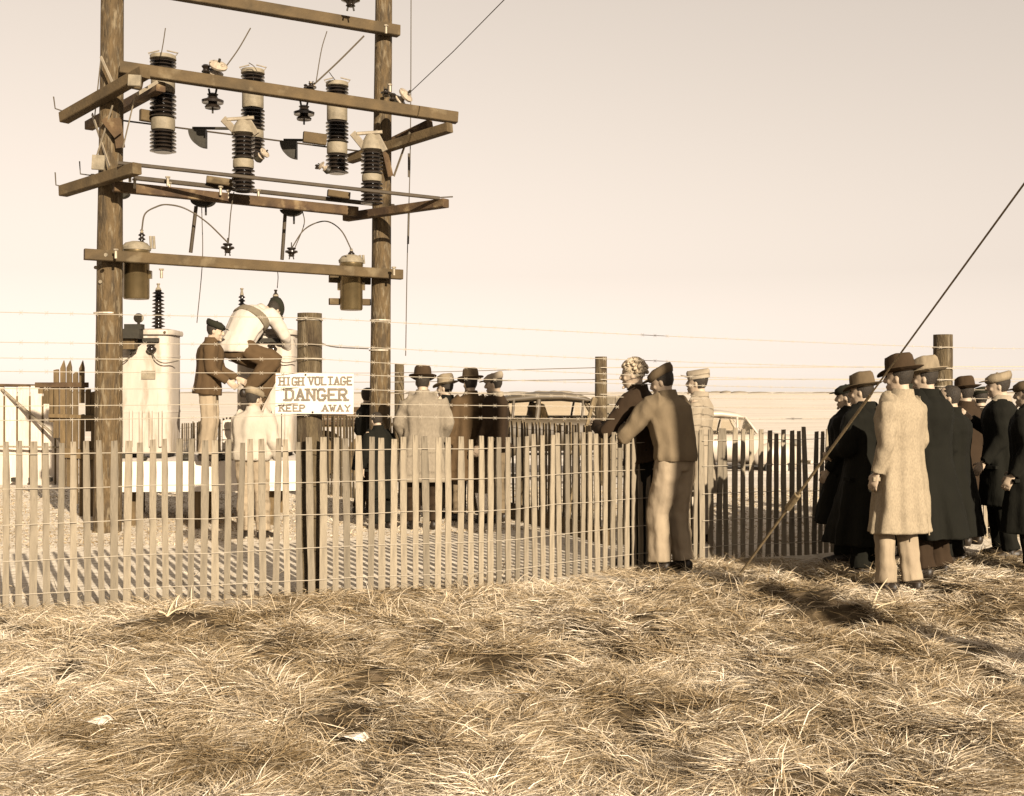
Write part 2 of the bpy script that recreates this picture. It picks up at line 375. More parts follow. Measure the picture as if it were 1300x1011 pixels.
for px, py, D in ((122, 340, 12.95), (128, 358, 12.93), (135, 324, 12.6)):
    mb = MB(); mb.lathe(W(px, py, D), [(.02, 0), (.02, .02)], 8, axis=(0, -1, 0)); mb.build('bolt', CEM, frame)
# light band wrapped on poles, signs of tie wire
for px, py, D, r, in ((137, 398, PLD, .148), (483, 407, PRD, .128), (482, 445, PRD, .13)):
    mb = MB(); mb.lathe(W(px, py, D), [(r+.004, -.008), (r+.004, .008)], 20); mb.build('tie_wire', WIRE, frame)

# ------------------------------------------------------------------ insulators
def shed_profile(z0, z1, n_, rin, rout):
    out = [(rin, z0)]; dz = (z1-z0)/n_
    for i in range(n_):
        z = z0+i*dz
        out += [(rin, z+dz*.1), (rout, z+dz*.30), (rout*.99, z+dz*.48), (rin*1.03, z+dz*.85)]
    out.append((rin, z1)); return out

def arrester(px, D, segs, wpx, label, cap=True, bracket=False):
    """segs: list of (kind, top py, bottom py)"""
    r = wpx/2/FPX*D; bot = segs[-1][2]
    t = empty('insulator_column', W(px, bot, D), label, 'insulator', 'stacked dark insulator columns of the frame')
    for kind, y0, y1 in segs:
        z1 = W(px, y0, D).z; z0 = W(px, y1, D).z; c = Vector((W(px, 0, D).x, D, 0)); mb = MB()
        if kind == 'f':
            nf = max(2, int(round((y1-y0)/5.0))); mb.lathe(c, shed_profile(z0, z1, nf, r*.70, r), 24); mb.build('porcelain_sheds', PORC, t, True, 60)
        elif kind == 'g':
            mb.lathe(c, [(r*.86, z0), (r*.9, z0+.01), (r*.9, z1-.01), (r*.84, z1)], 24); mb.build('metal_band', CEM, t, True)
        elif kind == 'c':
            mb.lathe(c, [(r*.9, z0), (r, z0+.01), (r*.95, z1-.01), (r*.6, z1)], 24); mb.build('cap', CEM, t, True)
            for s_ in (-1, 1):
                m2 = MB(); m2.tube([c+Vector((s_*r*.9, 0, z1-.02)), c+Vector((s_*r*1.15, 0, z1+.02)), c+Vector((s_*r*.3, 0, z1+.05))], .008, 6); m2.build('clip', STEEL, t)
        elif kind == 'b':
            mb.lathe(c, [(r*.7, z0), (r*1.05, z0+.02), (r*.9, (z0+z1)/2), (r*.45, z1)], 16); mb.build('clamp_head', CEM, t, True)
            m2 = MB(); m2.beam(c+Vector((-r*1.7, -.03, z1)), c+Vector((-r*.5, -.06, z0+.02)), .03, .08); m2.beam(c+Vector((r*.3, -.03, z1+.02)), c+Vector((r*1.25, -.05, z0)), .03, .07)
            m2.beam(c+Vector((-r*1.3, -.05, z1-.01)), c+Vector((r*1.0, -.05, z1+.01)), .03, .04); m2.build('clamp_arm', STEEL, t)
        elif kind == 's':
            pass
    return t
arrester(207, 13.45, [('c', 70, 77), ('f', 77, 90), ('g', 90, 119), ('f', 119, 151), ('g', 151, 166), ('f', 166, 194)], 33, 'dark stacked insulator column under the left end of the upper beam, nearest the left pole')
arrester(321, 13.95, [('c', 88, 95), ('f', 95, 109), ('g', 109, 138), ('f', 138, 166), ('g', 166, 176), ('f', 176, 200)], 30, 'dark stacked insulator column hanging from the middle of the upper beam')
arrester(428, 14.35, [('c', 104, 111), ('f', 111, 124), ('g', 124, 154), ('f', 154, 182), ('g', 182, 196), ('f', 196, 221)], 29, 'dark stacked insulator column on the upper beam close to the right pole')
arrester(309, 13.25, [('b', 152, 172), ('f', 172, 203), ('g', 203, 214), ('f', 214, 244)], 29, 'dark insulator column with clamp top standing on the lower platform, middle of the frame')
arrester(472, 13.75, [('b', 170, 193), ('f', 193, 222), ('g', 222, 231), ('f', 231, 260)], 28, 'dark insulator column with clamp top in front of the right pole')

def bell(px, py, D, label, up=1, sc=1.0, mt=PORC, pin=.0, group='small pin insulators'):
    c = W(px, py, D); t = empty('pin_insulator', c, label, 'insulator', group); mb = MB(); s = sc*.01
    prof = [(3.2*s, -7*s), (8.5*s, -8*s), (9*s, -6*s), (5*s, -3*s), (5*s, -1.5*s), (12*s, -2*s), (12.5*s, 1*s), (6.5*s, 3.5*s), (5*s, 6*s), (6.4*s, 8*s), (3*s, 9.5*s)]
    if up < 0: prof = [(r, -z) for r, z in prof][::-1]
    mb.lathe(c, prof, 18); mb.build('shed', mt, t, True, 60)
    mb = MB(); z = 9*s*up
    for q_ in (-1, 1):
        m2 = MB(); m2.tube([c+Vector((q_*.03*sc, 0, z*.8)), c+Vector((q_*.045*sc, 0, z*1.6))], .012*sc, 6); m2.build('wire_ear', IRON, t)
    mb.tube([c+Vector((0, 0, -z*.8)), c+Vector((0, 0, -z*1.5-pin*up))], .011*sc, 6)
    mb.build('pin', IRON, t)
    return t
bell(270, 129, 13.4, 'dark bell insulator hanging just below the upper beam between two columns')
bell(386, 144, 14.0, 'dark bell insulator below the upper beam left of the right-hand column')
bell(445, 0, 13.9, 'dark bell insulator at the top edge above the highest beam', -1, .9)
bell(289, 315, 13.4, 'small spool insulator on the low beam at the end of the left looping wire', -1, .62, pin=.03)
bell(370, 320, 13.8, 'small spool insulator on the low beam at the end of the right looping wire', -1, .6, pin=.03)
bell(395, 111, 13.7, 'small dark pin insulator on the upper beam where a slanting wire lands', 1, .5)
bell(490, 118, 14.1, 'small dark clamp insulator on the face of the right pole', 1, .5)
def cluster(px, py, D, label, sc=1.0, tilt=.5):
    t = empty('strain_insulator', W(px, py, D), label, 'insulator', 'strain insulator clusters'); c = W(px, py, D)
    ax = Vector((tilt, -.5, .6)).normalized()
    mb = MB(); mb.lathe(c, [(.03*sc, -.09*sc), (.075*sc, -.07*sc), (.08*sc, -.05*sc), (.04*sc, -.03*sc), (.03*sc, .01*sc), (.10*sc, .03*sc), (.105*sc, .055*sc), (.05*sc, .08*sc), (.02*sc, .09*sc)], 18, axis=ax); mb.build('shed', GLAZE, t, True, 60)
    mb = MB(); mb.lathe(c-ax*.12*sc, [(.05*sc, -.07*sc), (.09*sc, -.03*sc), (.08*sc, .04*sc), (.04*sc, .05*sc)], 12, axis=ax)
    mb.tube([c-ax*.2*sc, c+ax*.13*sc], .015*sc, 6); mb.build('clamp', IRON, t, True)
    mb = MB(); q = c+Vector((-.13*sc, 0, .0)); mb.lathe(q, [(.035*sc, -.05*sc), (.05*sc, -.03*sc), (.03*sc, 0), (.05*sc, .03*sc), (.03*sc, .05*sc)], 12); mb.tube([q, c], .013*sc, 6); mb.build('spool', PORC, t, True, 60)
cluster(276, 88, 13.3, 'pale and dark strain insulator cluster on the upper beam left of centre', 1.0, .3)
cluster(512, 124, 13.9, 'pale strain insulator cluster on the upper beam right of the right pole', .95, .8)
cluster(334, 196, 13.2, 'dark clamp cluster attached to the side of the middle clamp-topped column', .6, .9)
cluster(410, 212, 14.2, 'dark clamp cluster at the foot of the column near the right pole', .55, -.9)
cluster(395, 110, 13.75, 'small strain insulator cluster on the upper beam with slanting wire attached', .5, .8)
# half discs and hanging rods
def halfdisc(px, py, D, rpx, kind, label, flip=False, rod=None):
    c = W(px, py, D); t = empty('switch_unit', c, label, 'switch', 'disconnect switch units'); r = rpx/FPX*D; mb = MB()
    a0, a1 = (math.pi, 2*math.pi) if kind == 'bowl' else (math.pi, math.pi*1.5)
    V = []; N = 18
    for y in (-.05, .05):
        V.append(c+Vector((0, y, 0)))
        for i in range(N+1):
            a = a0+(a1-a0)*i/N; V.append(c+Vector((r*math.cos(a), y, r*math.sin(a)*(.55 if kind == 'bowl' else 1.05))))
    m_ = N+2
    F = [(0, i+1, i+2) for i in range(N)]+[(m_, m_+i+2, m_+i+1) for i in range(N)]+[(i+1, m_+i+1, m_+i+2, i+2) for i in range(N)]+[(0, m_, m_+1, 1), (0, N+1, m_+N+1, m_)]
    mb._add(V, F); mb.build('disc_housing', IRON, t)
    mb = MB(); mb.beam(c+Vector((-r*.8, 0, .02)), c+Vector((r*1.4, 0, .015)), .04, .03); mb.build('hanger', IRON, t)
    if rod:
        mb = MB(); mb.tube([W(rod[0], rod[1], D), W(rod[2], rod[3], D)], .022, 8); mb.build('operating_rod', RAIL, t, True)
        mb = MB(); mb.tube([c+Vector((.03, 0, -r*.5)), c+Vector((.03, 0, -r*.5-.1))], .012, 6); mb.build('stub', IRON, t)
halfdisc(262, 165, 13.9, 22, 'quad', 'dark quarter-round switch plate below the upper rail, left of the middle columns')
halfdisc(377, 180, 14.5, 21, 'quad', 'dark quarter-round switch plate below the upper rail, right of the middle columns')
halfdisc(258, 255, 13.5, 15, 'bowl', 'dark bowl switch with rod hanging under the lower platform, left one', rod=(249, 262, 242, 321))
halfdisc(370, 267, 14.1, 14, 'bowl', 'dark bowl switch with rod hanging under the lower platform, right one', rod=(362, 272, 358, 330))
halfdisc(152, 246, 13.2, 12, 'bowl', 'dark bowl fitting tucked under the lower platform beside the left pole')

def bushing(px, y0, y1, D, wpx, parent, mt=PORC, tip=True):
    r = wpx/2/FPX*D; c = Vector((W(px, 0, D).x, D, 0)); z1 = W(px, y0, D).z; z0 = W(px, y1, D).z
    tz = (z1-z0)*.16 if tip else 0.0; nf = max(3, int(round((y1-y0)/5.6)))
    mb = MB(); pr = shed_profile(z0, z1-tz, nf, r*.5, r); pr = [(q*(1-.18*(z-z0)/(z1-z0)), z) for q, z in pr]
    mb.lathe(c, pr, 18); mb.build('bushing', mt, parent, True, 60)
    if tip:
        mb = MB(); mb.lathe(c, [(r*.5, z1-tz), (r*.35, z1-tz*.6), (.015, z1-tz*.5), (.015, z1-tz*.2), (.022, z1-tz*.15), (.02, z1)], 10); mb.build('terminal', CEM, parent, True)

def can(px, y0, y1, wpx, D, label, bpx, by0, by1):
    r = wpx/2/FPX*D; c = Vector((W(px, 0, D).x, D, 0)); z0, z1 = W(px, y1, D).z, W(px, y0, D).z
    t = empty('pole_transformer', Vector((c.x, c.y, z0)), label, 'transformer', 'small round transformers hung on the low beam')
    mb = MB(); mb.lathe(c, [(r*.9, z0), (r*.96, z0+.02), (r*.96, z1-.05), (r, z1-.04), (r, z1)], 32); mb.build('tank', CAN, t, True)
    mb = MB(); mb.lathe(c, [(r*1.05, z1), (r*1.08, z1+.03), (r*.8, z1+.08), (r*.35, z1+.10)], 32); mb.build('lid', CEM, t, True)
    for s_ in (-1, 1):
        mb = MB(); mb.box(c+Vector((s_*r*1.05, 0, z0+(z1-z0)*.5)), (.03, .05, .09)); mb.build('lug', CAN, t)
    for a in (-1, 1):
        mb = MB(); mb.beam(c+Vector((a*.08, .0, z1-.05)), c+Vector((a*.08, r*1.6, z1-.05)), .03, .04, .003); mb.build('hanger', IRON, t)
    bushing(bpx, by0, by1, D, 10, t)
    mb = MB()
    for dx in (12, 16): mb.tube([W(bpx+dx-1, by0+8, D+.02), W(bpx+dx, by1, D+.02)], .016, 8)
    mb.build('fuse_tube', CEM, t, True)
    return t
can(173, 318, 380, 34, 13.27, 'grey round transformer hung on the low beam beside the left pole', 180, 292, 316)
can(446, 334, 394, 30, 14.42, 'grey round transformer hung on the low beam beside the right pole', 446, 316, 335)

# wires
def wire(pts, r, label, mt=WIRED, smooth=True, group='thin line wires on the frame'):
    P = [W(*p) for p in pts]; c = cat_curve(P, 10) if smooth and len(P) > 2 else P
    mb = MB(); mb.tube(c, r, 6); o = mb.build('line_wire', mt, None, True); tag(o, label, 'wire', group); return o
wire([(180, 292, 12.97), (184, 272, 12.97), (198, 263, 13.0), (212, 260, 13.1), (235, 265, 13.2), (262, 282, 13.3), (289, 308, 13.4)], .009, 'dark wire looping from the left round transformer to its spool insulator')
wire([(371, 314, 13.8), (385, 293, 13.9), (402, 283, 13.9), (418, 282, 14.0), (434, 294, 14.1), (446, 317, 14.12)], .008, 'dark wire looping from the right round transformer to its spool insulator')
wire([(297, 244, 13.3), (293, 270, 13.3), (290, 309, 13.4)], .006, 'thin wire dropping from the lower platform to the left spool insulator')
wire([(384, 268, 14), (386, 285, 14.0), (374, 316, 13.8)], .006, 'thin wire dropping from the lower platform to the right spool insulator')
wire([(256, 260, 13.5), (257, 330, 13.6), (250, 410, 13.9)], .005, 'very thin wire dropping left of the boy in the dark cap', smooth=True)
wire([(318, 36, 13.5), (303, 62, 13.4), (286, 86, 13.35)], .008, 'slanting wire from the highest beam to the left strain cluster')
wire([(462, 46, 14.1), (430, 78, 13.9), (398, 108, 13.75)], .011, 'slanting wire from the highest beam to the small strain cluster right of centre')
wire([(415, 40, 14.0), (408, 64, 13.9), (401, 106, 13.75)], .006, 'upright thin wire beside the slanting wire near the right pole')
wire([(210, 36, 13.2), (207, 56, 13.15), (204, 72, 13.1)], .006, 'short thin wire rising from the cap of the leftmost insulator column')
wire([(522, -60, 14.6), (521, 180, 14.6), (517, 330, 14.6), (515, 452, 14.6)], .006, 'long upright thin wire hanging right of the right pole')
wire([(519, 195, 14.55), (519, 225, 14.55)], .013, 'thick upper sleeve on the upright wire right of the right pole')
wire([(519, 268, 14.55), (518, 310, 14.55)], .013, 'thick lower sleeve on the upright wire right of the right pole')
wire([(520, 118, 14.0), (575, 66, 13.0), (640, 0, 11.5), (700, -60, 10.5)], .005, 'faint overhead wire rising from the right strain cluster towards the sky', smooth=False)
wire([(418, 92, 14), (424, 100, 14.2), (430, 106, 14.3)], .005, 'short jumper wire above the column near the right pole')
wire([(316, 80, 13.7), (322, 84, 13.75), (326, 90, 13.75)], .005, 'short jumper wire above the middle insulator column')
wire([(352, 366, 14.4), (353, 352, 14.3), (352, 342, 14.0)], .005, 'thin lead rising from the bushing of the right tank')

# ------------------------------------------------------------------ ground transformers and their slab
plat = empty('equipment_platform', G(262, 13.6), 'white concrete slab raised on short stumps under the tanks', 'platform')
z0, z1 = .42, .76
mb = MB()
A, B_, C_, D_ = G(152, 13.25), G(382, 13.45), G(372, 15.6), G(158, 15.4)
V = [Vector((p.x, p.y, z)) for z in (z0, z1) for p in (A, B_, C_, D_)]
mb._add(V, [(3, 2, 1, 0), (4, 5, 6, 7), (0, 1, 5, 4), (1, 2, 6, 5), (2, 3, 7, 6), (3, 0, 4, 7)]); mb.build('slab', SLAB, plat)
for px, D in ((252, 13.45), (268, 14.4), (170, 13.7), (345, 13.75), (355, 15.2), (175, 15.1)):
    mb = MB(); g = G(px, D); pole_mesh(mb, (g.x, g.y, -.1), (g.x, g.y, z0-.002), .09, .085, 12, 4, seed=px); mb.build('stump', SLATD, plat, True)

def bigtank(px, ytop, wpx, D, label, bs, box=True):
    hw = wpx/2/FPX*D; c = Vector((W(px, 0, D).x, D, 0)); zt = W(px, ytop, D).z; zb = z1+.002
    t = empty('ground_transformer', Vector((c.x, c.y, zb)), label, 'transformer', 'pale upright transformer tanks on the slab')
    mb = MB(); st = [((c.x, c.y, z), hw*s, hw*.85*s) for z, s in ((zb+.06, .97), (zb+.09, 1), (zt-.08, 1), (zt-.05, 1))]; mb.sweep(st, n=40, power=5); mb.build('tank', TANK, t, True)
    mb = MB(); mb.sweep([((c.x, c.y, z), hw*s, hw*.9*s) for z, s in ((zt-.05, 1.08), (zt-.02, 1.1), (zt+.005, 1.08), (zt+.02, .9))], n=40, power=5); mb.build('lid', TANK, t, True)
    for s_ in (-1, 1):
        mb = MB(); mb.beam((c.x+s_*hw*.6, c.y-hw*.8, zb+.03), (c.x+s_*hw*.6, c.y+hw*.8, zb+.03), .07, .06); mb.build('skid', IRON, t)
    for zz_ in (zb+.55, zt-.30):
        mb = MB(); mb.sweep([((c.x, c.y, zz_+q), hw*1.015, hw*.865) for q in (-.014, .014)], n=40, power=5); mb.build('weld_band', TANK, t, True)
    for k in range(7):
        mb = MB(); mb.lathe((c.x-hw*.85+hw*1.7*k/6, c.y-hw*.93, zt-.025), [(.016, 0), (.016, .012)], 6, axis=(0, -1, 0)); mb.build('lid_bolt', CAN, t)
    mb = MB(); mb.box((c.x+hw*.25, c.y-hw*.875, zb+.98), (.16, .012, .10)); mb.build('rating_plate', CEM, t)
    # ribs on the lower half
    for k in range(5):
        mb = MB(); x = c.x-hw*.7+hw*1.4*k/4; mb.box((x, c.y-hw*.88, zb+.35), (.03, .05, .42)); mb.build('cooling_rib', TANK, t)
    for a in bs: bushing(*a, t)
    yb = ytop+22
    mb = MB(); cx = W(px+(2 if box else 0), yb, D); mb.box((cx.x, c.y-hw*.92, cx.z+.09), (hw*1.15, .06, .05)); mb.build('terminal_bar', IRON, t)
    for s_ in (-1, 1):
        mb = MB(); q = Vector((cx.x+s_*hw*.34, c.y-hw*.98, cx.z+.07)); mb.lathe(q, [(.03, 0), (.05, -.02), (.03, -.05), (.058, -.08), (.055, -.10), (.03, -.13)], 14); mb.build('low_bushing', PORC, t, True, 60)
        q2 = q+Vector((0, 0, -.12)); mb = MB(); mb.tube(cat_curve([q2, q2+Vector((s_*.06, -.02, -.09)), q2+Vector((s_*.16, -.02, -.13)), q2+Vector((s_*.30, .05, -.10))], 6), .007, 6); mb.build('lead', WIRED, t, True)
    return t
T1 = bigtank(189, 421, 70, 14.15, 'pale square transformer tank behind the left pole with a tall dark bushing', [(201, 360, 421, 14.0, 17)])
T2 = bigtank(341, 421, 72, 14.45, 'pale narrower transformer tank behind the sign post with two dark bushings', [(350, 368, 421, 14.3, 16), (307, 366, 421, 14.6, 10)], False)
c = W(176, 404, 13.9)
mb = MB(); mb.lathe(c+Vector((0, 0, .0)), [(.05, -.015), (.058, 0), (.05, .015)], 16, axis=(.3, -1, 0)); mb.tube([c, c-Vector((0, 0, .17))], .018, 8); mb.lathe(c-Vector((0, 0, .17)), [(.09, 0), (.07, .03), (.03, .05)], 14); mb.build('valve_wheel', CEM, T1, True)
mb = MB(); cc = W(165, 424, 13.65); mb.box(cc, (.26, .16, .11)); mb.box(cc+Vector((.05, 0, .08)), (.2, .12, .06)); mb.build('terminal_box', IRON, T1)
mb = MB(); cc = W(163, 437, 13.7); mb.box(cc, (.18, .12, .12)); mb.build('side_box', SLATD, T1)
mb = MB(); mb.tube(cat_curve([W(375, 428, 14.2), W(385, 431, 14.2), W(400, 431, 14.3), W(420, 440, 14.4), W(468, 443, 14.4)], 5), .008, 6); o = mb.build('line_wire', WIRED, None, True); tag(o, 'dark sagging cable from the right tank lid towards the right pole', 'cable')
# cabinet ledge behind the white slab, with feet
crate = empty('wooden_crate', G(306, 13.75, z1), 'low wooden box on the slab that the climber has a foot on', 'crate')
g = G(306, 13.75)
mb = MB(); mb.box((g.x, g.y, z1+.235), (.30, .36, .46)); mb.build('box_body', SLATP, crate)
for k in range(4):
    mb = MB(); mb.box((g.x, g.y-.19, z1+.06+k*.115), (.33, .022, .10)); mb.build('plank', SLATP, crate)

# small scattered fittings on the slab
for i, (px, D, s) in enumerate(((236, 13.45, .07), (264, 13.5, .09), (182, 13.42, .05), (280, 13.48, .07))):
    g = G(px, D); mb = MB(); mb.lathe((g.x, g.y, z1+.002), [(s*.6, 0), (s, .02), (s*.8, s*.8), (s*.3, s), (s*.3, s*1.5)], 12)
    o = mb.build('pipe_fitting', IRON, None, True, 50)
    tag(o, ['small dark pipe fitting on the slab left of the boy', 'larger dark pipe fitting on the slab between the boy\'s shoes', 'tiny dark fitting on the slab in front of the left tank', 'dark pipe fitting on the slab right of the boy\'s shoes'][i], 'fitting', 'loose fittings on the slab')

# ------------------------------------------------------------------ fences
def slat_mesh(h, wd, th, seed, pointed=False, n=5):
    r = random.Random(seed); mb = MB(); V = []; F = []
    for i in range(n+1):
        t = i/n; ox = r.uniform(-.003, .003); ww = wd*(1+r.uniform(-.08, .08))/2
        if i == n: ww *= .82
        zz = h*t+(r.uniform(-.012, .012) if i == n else 0)
        V += [(ox-ww, -th/2, zz), (ox+ww, -th/2, zz+(r.uniform(-.006, .006) if i == n else 0)), (ox+ww, th/2, zz), (ox-ww, th/2, zz)]
    for i in range(n):
        for k in range(4): F.append((i*4+k, i*4+(k+1) % 4, i*4+4+(k+1) % 4, i*4+4+k))
    F += [(3, 2, 1, 0), (n*4, n*4+1, n*4+2, n*4+3)]; mb._add(V, F); return mb
def path_pts(P):
    return [Vector((a, b, 0)) for a, b in P]
def snow_fence(P, label, mt, spacing, zoff=0.0, h=1.22, wd=.049, strands=(1.13, .89, .64, .39, .15), wr=.0032, wmt=WIRE, group='wire-bound slat fences', seed=0):
    r = random.Random(seed); P = path_pts(P)
    t = empty('slat_fence', (P[0].x, P[0].y, 0), label, 'fence', group); base = t.location
    meshes = []
    for k in range(6):
        me = slat_mesh(h*(1+r.uniform(-.015, .015)), wd, .011, seed*10+k).mesh('slat'); me.materials.append(mt); meshes.append(me)
    acc = 0; cnt = 0; line = []
    for a, b2 in zip(P[:-1], P[1:]):
        L_ = (b2-a).length; d = (b2-a)/L_; s = acc
        while s < L_:
            q = a+d*s; o = bpy.data.objects.new('slat', r.choice(meshes)); COL.objects.link(o); o.parent = t
            zg = gz(q.x, q.y)
            o.location = (q.x-base.x, q.y-base.y, zg-.03+r.uniform(-.012, .012)+zoff)
            o.rotation_euler = (r.uniform(-.018, .018), r.gauss(0, .009), math.atan2(d.y, d.x)+r.uniform(-.06, .06))
            o.scale = (r.uniform(.88, 1.12), 1, 1)
            s += spacing*r.uniform(.94, 1.06); cnt += 1
        acc = s-L_
    for z in strands:
        pts = []
        for a, b2 in zip(P[:-1], P[1:]):
            d = (b2-a); nrm = Vector((d.y, -d.x, 0)).normalized(); m = max(2, int(d.length/.35))
            for i in range(m): q = a+d*i/m; pts.append(q+nrm*.012+Vector((0, 0, z+gz(q.x, q.y)-.03+r.uniform(-.006, .006))))
        pts.append(P[-1]+Vector((0, 0, z)))
        mb = MB(); mb.tube(pts, wr, 5); mb.build('wire_strand', wmt, t)
    return t
NEAR = [(-5.6, 7.75), (-3.47, 8.27), (-2.60, 8.62), (-1.53, 8.94), (-.31, 9.26), (.35, 9.75), (1.03, 10.33), (1.70, 10.87)]
RIGHT = [(1.75, 10.88), (2.85, 11.25), (4.55, 12.25), (6.6, 13.0)]
FARP = [(g.x, g.y) for g in (G(884, 10.95), G(762, 12.3), (G(652, 14.7)), G(560, 15.8), G(470, 16.8), G(420, 17.6), G(300, 20.6), G(215, 23))]
snow_fence(NEAR, 'near slat fence of thin grey pickets crossing the whole front of the yard', SLAT, .0885, seed=1)
snow_fence(RIGHT, 'slat fence running right from the corner, half covered by the crowd\'s shadow', SLAT, .085, seed=2)
FARW = mat('brown slat wood', (.10, .072, .038), .9, .3, 6, (6, 6, 1), .5, 30, rnd=.3)
ff = snow_fence(FARP, 'far slat fence of brown pickets between the yard and the parked cars', FARW, .088, seed=3, wr=.004)
mb = MB(); a, b2 = G(640, 14.8), G(772, 12.0); mb.beam(Vector((a.x, a.y-.1, gz(a.x, a.y)+.10)), Vector((b2.x, b2.y-.1, gz(b2.x, b2.y)+.07)), .05, .19); mb.build('base_shade_board', SLATD, ff)  # dark board added in place of the shadow band along the fence foot

# pale board fence at the far left
pb = empty('board_fence', G(-20, 20), 'bleached pale board fence at the far left edge beyond the yard', 'fence'); r = random.Random(5)
for i in range(11):
    px = -90+i*16.2; D = 20.3-i*.05; g = G(px, D); mb = MB(); g2 = G(px+14, D)
    mb.box(((g.x+g2.x)/2, D, .66), (g2.x-g.x, .03, 1.94+r.uniform(-.03, .03))); mb.build('board', SLATP, pb)
    mb = MB(); mb.box((g2.x+.012, D-.01, .62), (.03, .02, 1.7)); mb.build('batten', SLATD, pb)
mb = MB(); mb.beam(W(-90, 488, 20.1), W(50, 490, 20.0), .05, .05); mb.build('rail', BEAMD, pb)
mb = MB(); mb.beam(W(-90, 566, 20.1), W(80, 568, 19.6), .05, .03); mb.build('rail', SLAT, pb)
mb = MB(); mb.beam(W(2, 494, 20.0), W(77, 560, 19.5), .05, .035); mb.build('diagonal_brace', SLAT, pb)
for px in (20, 42, 61):
    mb = MB(); mb.box(W(px, 609, 19.7), (.12, .1, .07)); mb.build('foot_block', IRON, pb)
dk = empty('picket_panel', G(85, 14.6), 'ragged dark picket panel with pointed tops left of the left pole', 'fence'); D = 14.6
def board(px, y0, y1, wpx=6.4, tip=0, D=14.6, mt=SLATD):
    a = W(px-wpx/2, y0, D); b2 = W(px+wpx/2, y1, D); zt, zb = a.z, max(b2.z, -.05); mb = MB(); V = []
    for y in (D-.012, D+.012): V += [(a.x, y, zb), (b2.x, y, zb), (b2.x, y, zt), ((a.x*.3+b2.x*.7), y, zt+tip), (a.x, y, zt-.01)]
    mb._add(V, [(0, 1, 2, 3, 4), (9, 8, 7, 6, 5)]+[(i, i+5, (i+1) % 5+5, (i+1) % 5) for i in range(5)]); mb.build('picket', mt, dk)
for px, y0, y1, tp in ((52, 492, 500, 0), (59, 492, 513, 0), (66, 492, 536, 0), (71.5, 469, 556, 0), (80, 467, 618, .09), (88, 466, 618, .08), (96, 474, 640, .02), (104, 467, 512, .09), (104, 526, 664, 0), (112, 494, 548, 0), (112, 560, 672, 0), (119, 497, 674, 0)):
    board(px, y0, y1, tip=tp)
mb = MB(); mb.beam(W(45, 489, 14.56), W(112, 489, 14.56), .04, .065); mb.build('rail', BEAMD, dk)
mb = MB(); mb.beam(W(62, 528, 14.56), W(120, 530, 14.56), .04, .05); mb.build('rail', SLATD, dk)
mb = MB(); mb.beam(W(78, 575, 14.56), W(122, 578, 14.56), .04, .12); mb.build('rail', SLATD, dk)

# barbed wire fence: posts and strands
bf = empty('barbed_wire_fence', G(393, 9.13), 'tall barbed wire fence strung above the slat fence on thick round posts', 'fence')
def bpost(px, D, ytop, r_, seed, parent, mt=POLEB, lean=0):
    g = G(px, D); zt = W(px, ytop, D).z; mb = MB(); zb = gz(g.x, g.y)-.2
    pole_mesh(mb, (g.x, g.y, zb), (g.x+lean, g.y, zt), r_, r_*.93, 20, 22, seed=seed, rough=.04); mb.build('post', mt, parent, True)
bpost(393, 9.13, 398, .102, 11, bf); bpost(1197, 12.5, 425, .105, 12, bf)
zl = [(2.12, 2.11, 2.01), (1.92, 1.91, 1.79), (1.83, 1.80, 1.67), (1.72, 1.69, 1.57), (1.61, 1.58, 1.48), (1.45, 1.46, 1.38), (1.36, 1.37, 1.29)]
for k, (za, zb, zc) in enumerate(zl):
    A_ = Vector((-5.6, 7.6, za)); B2 = Vector((-1.535, 9.01, zb)); C2 = Vector((4.55, 12.38, zc)); D2 = Vector((7.6, 13.2, zc))
    pts = []
    for p, q, m in ((A_, B2, 12), (B2, C2, 24), (C2, D2, 6)):
        for i in range(m): t = i/m; v = p.lerp(q, t); v.z -= .05*4*t*(1-t)*(q-p).length/7*(.3+.7*((k*37) % 5)/4); pts.append(v)
    pts.append(D2); mb = MB(); mb.tube(pts, .0028, 5)
    for i in range(90):
        s = (i+.5)/90*(len(pts)-1); j = int(s); v = pts[j].lerp(pts[j+1], s-j)
        mb.beam(v+Vector((-.012, 0, -.014)), v+Vector((.012, 0, .014)), .0025, .0025, .0005); mb.beam(v+Vector((-.012, 0, .014)), v+Vector((.012, 0, -.014)), .0025, .0025, .0005)
    mb.build('wire_strand', WIRE, bf)
for z in (2.1, 1.8, 1.58):
    mb = MB(); g = G(393, 9.13); mb.lathe((g.x, g.y, z), [(.104, -.005), (.106, 0), (.104, .005)], 18); mb.build('wire_loop', WIRE, bf)
for z in (2.01, 1.79, 1.67, 1.6):
    mb = MB(); g = G(1197, 12.5); mb.lathe((g.x, g.y, z), [(.106, -.007), (.109, 0), (.106, .007)], 18); mb.build('wire_loop', WIRE, bf)
ff2 = empty('far_wire_fence', G(763, 20), 'distant wire fence on two round posts behind the yard near the parked car', 'fence')
bpost(763, 20, 453, .108, 13, ff2); bpost(507, 25.7, 462, .11, 14, ff2)
for z in (1.95, 1.75, 1.5):
    a, b2, c2, d2 = G(380, 26.2, z), G(507, 25.58, z), G(763, 19.88, z), G(1400, 19.0, z); mb = MB(); mb.tube([a, b2, c2, d2], .008, 5); mb.build('wire_strand', WIRE, ff2)

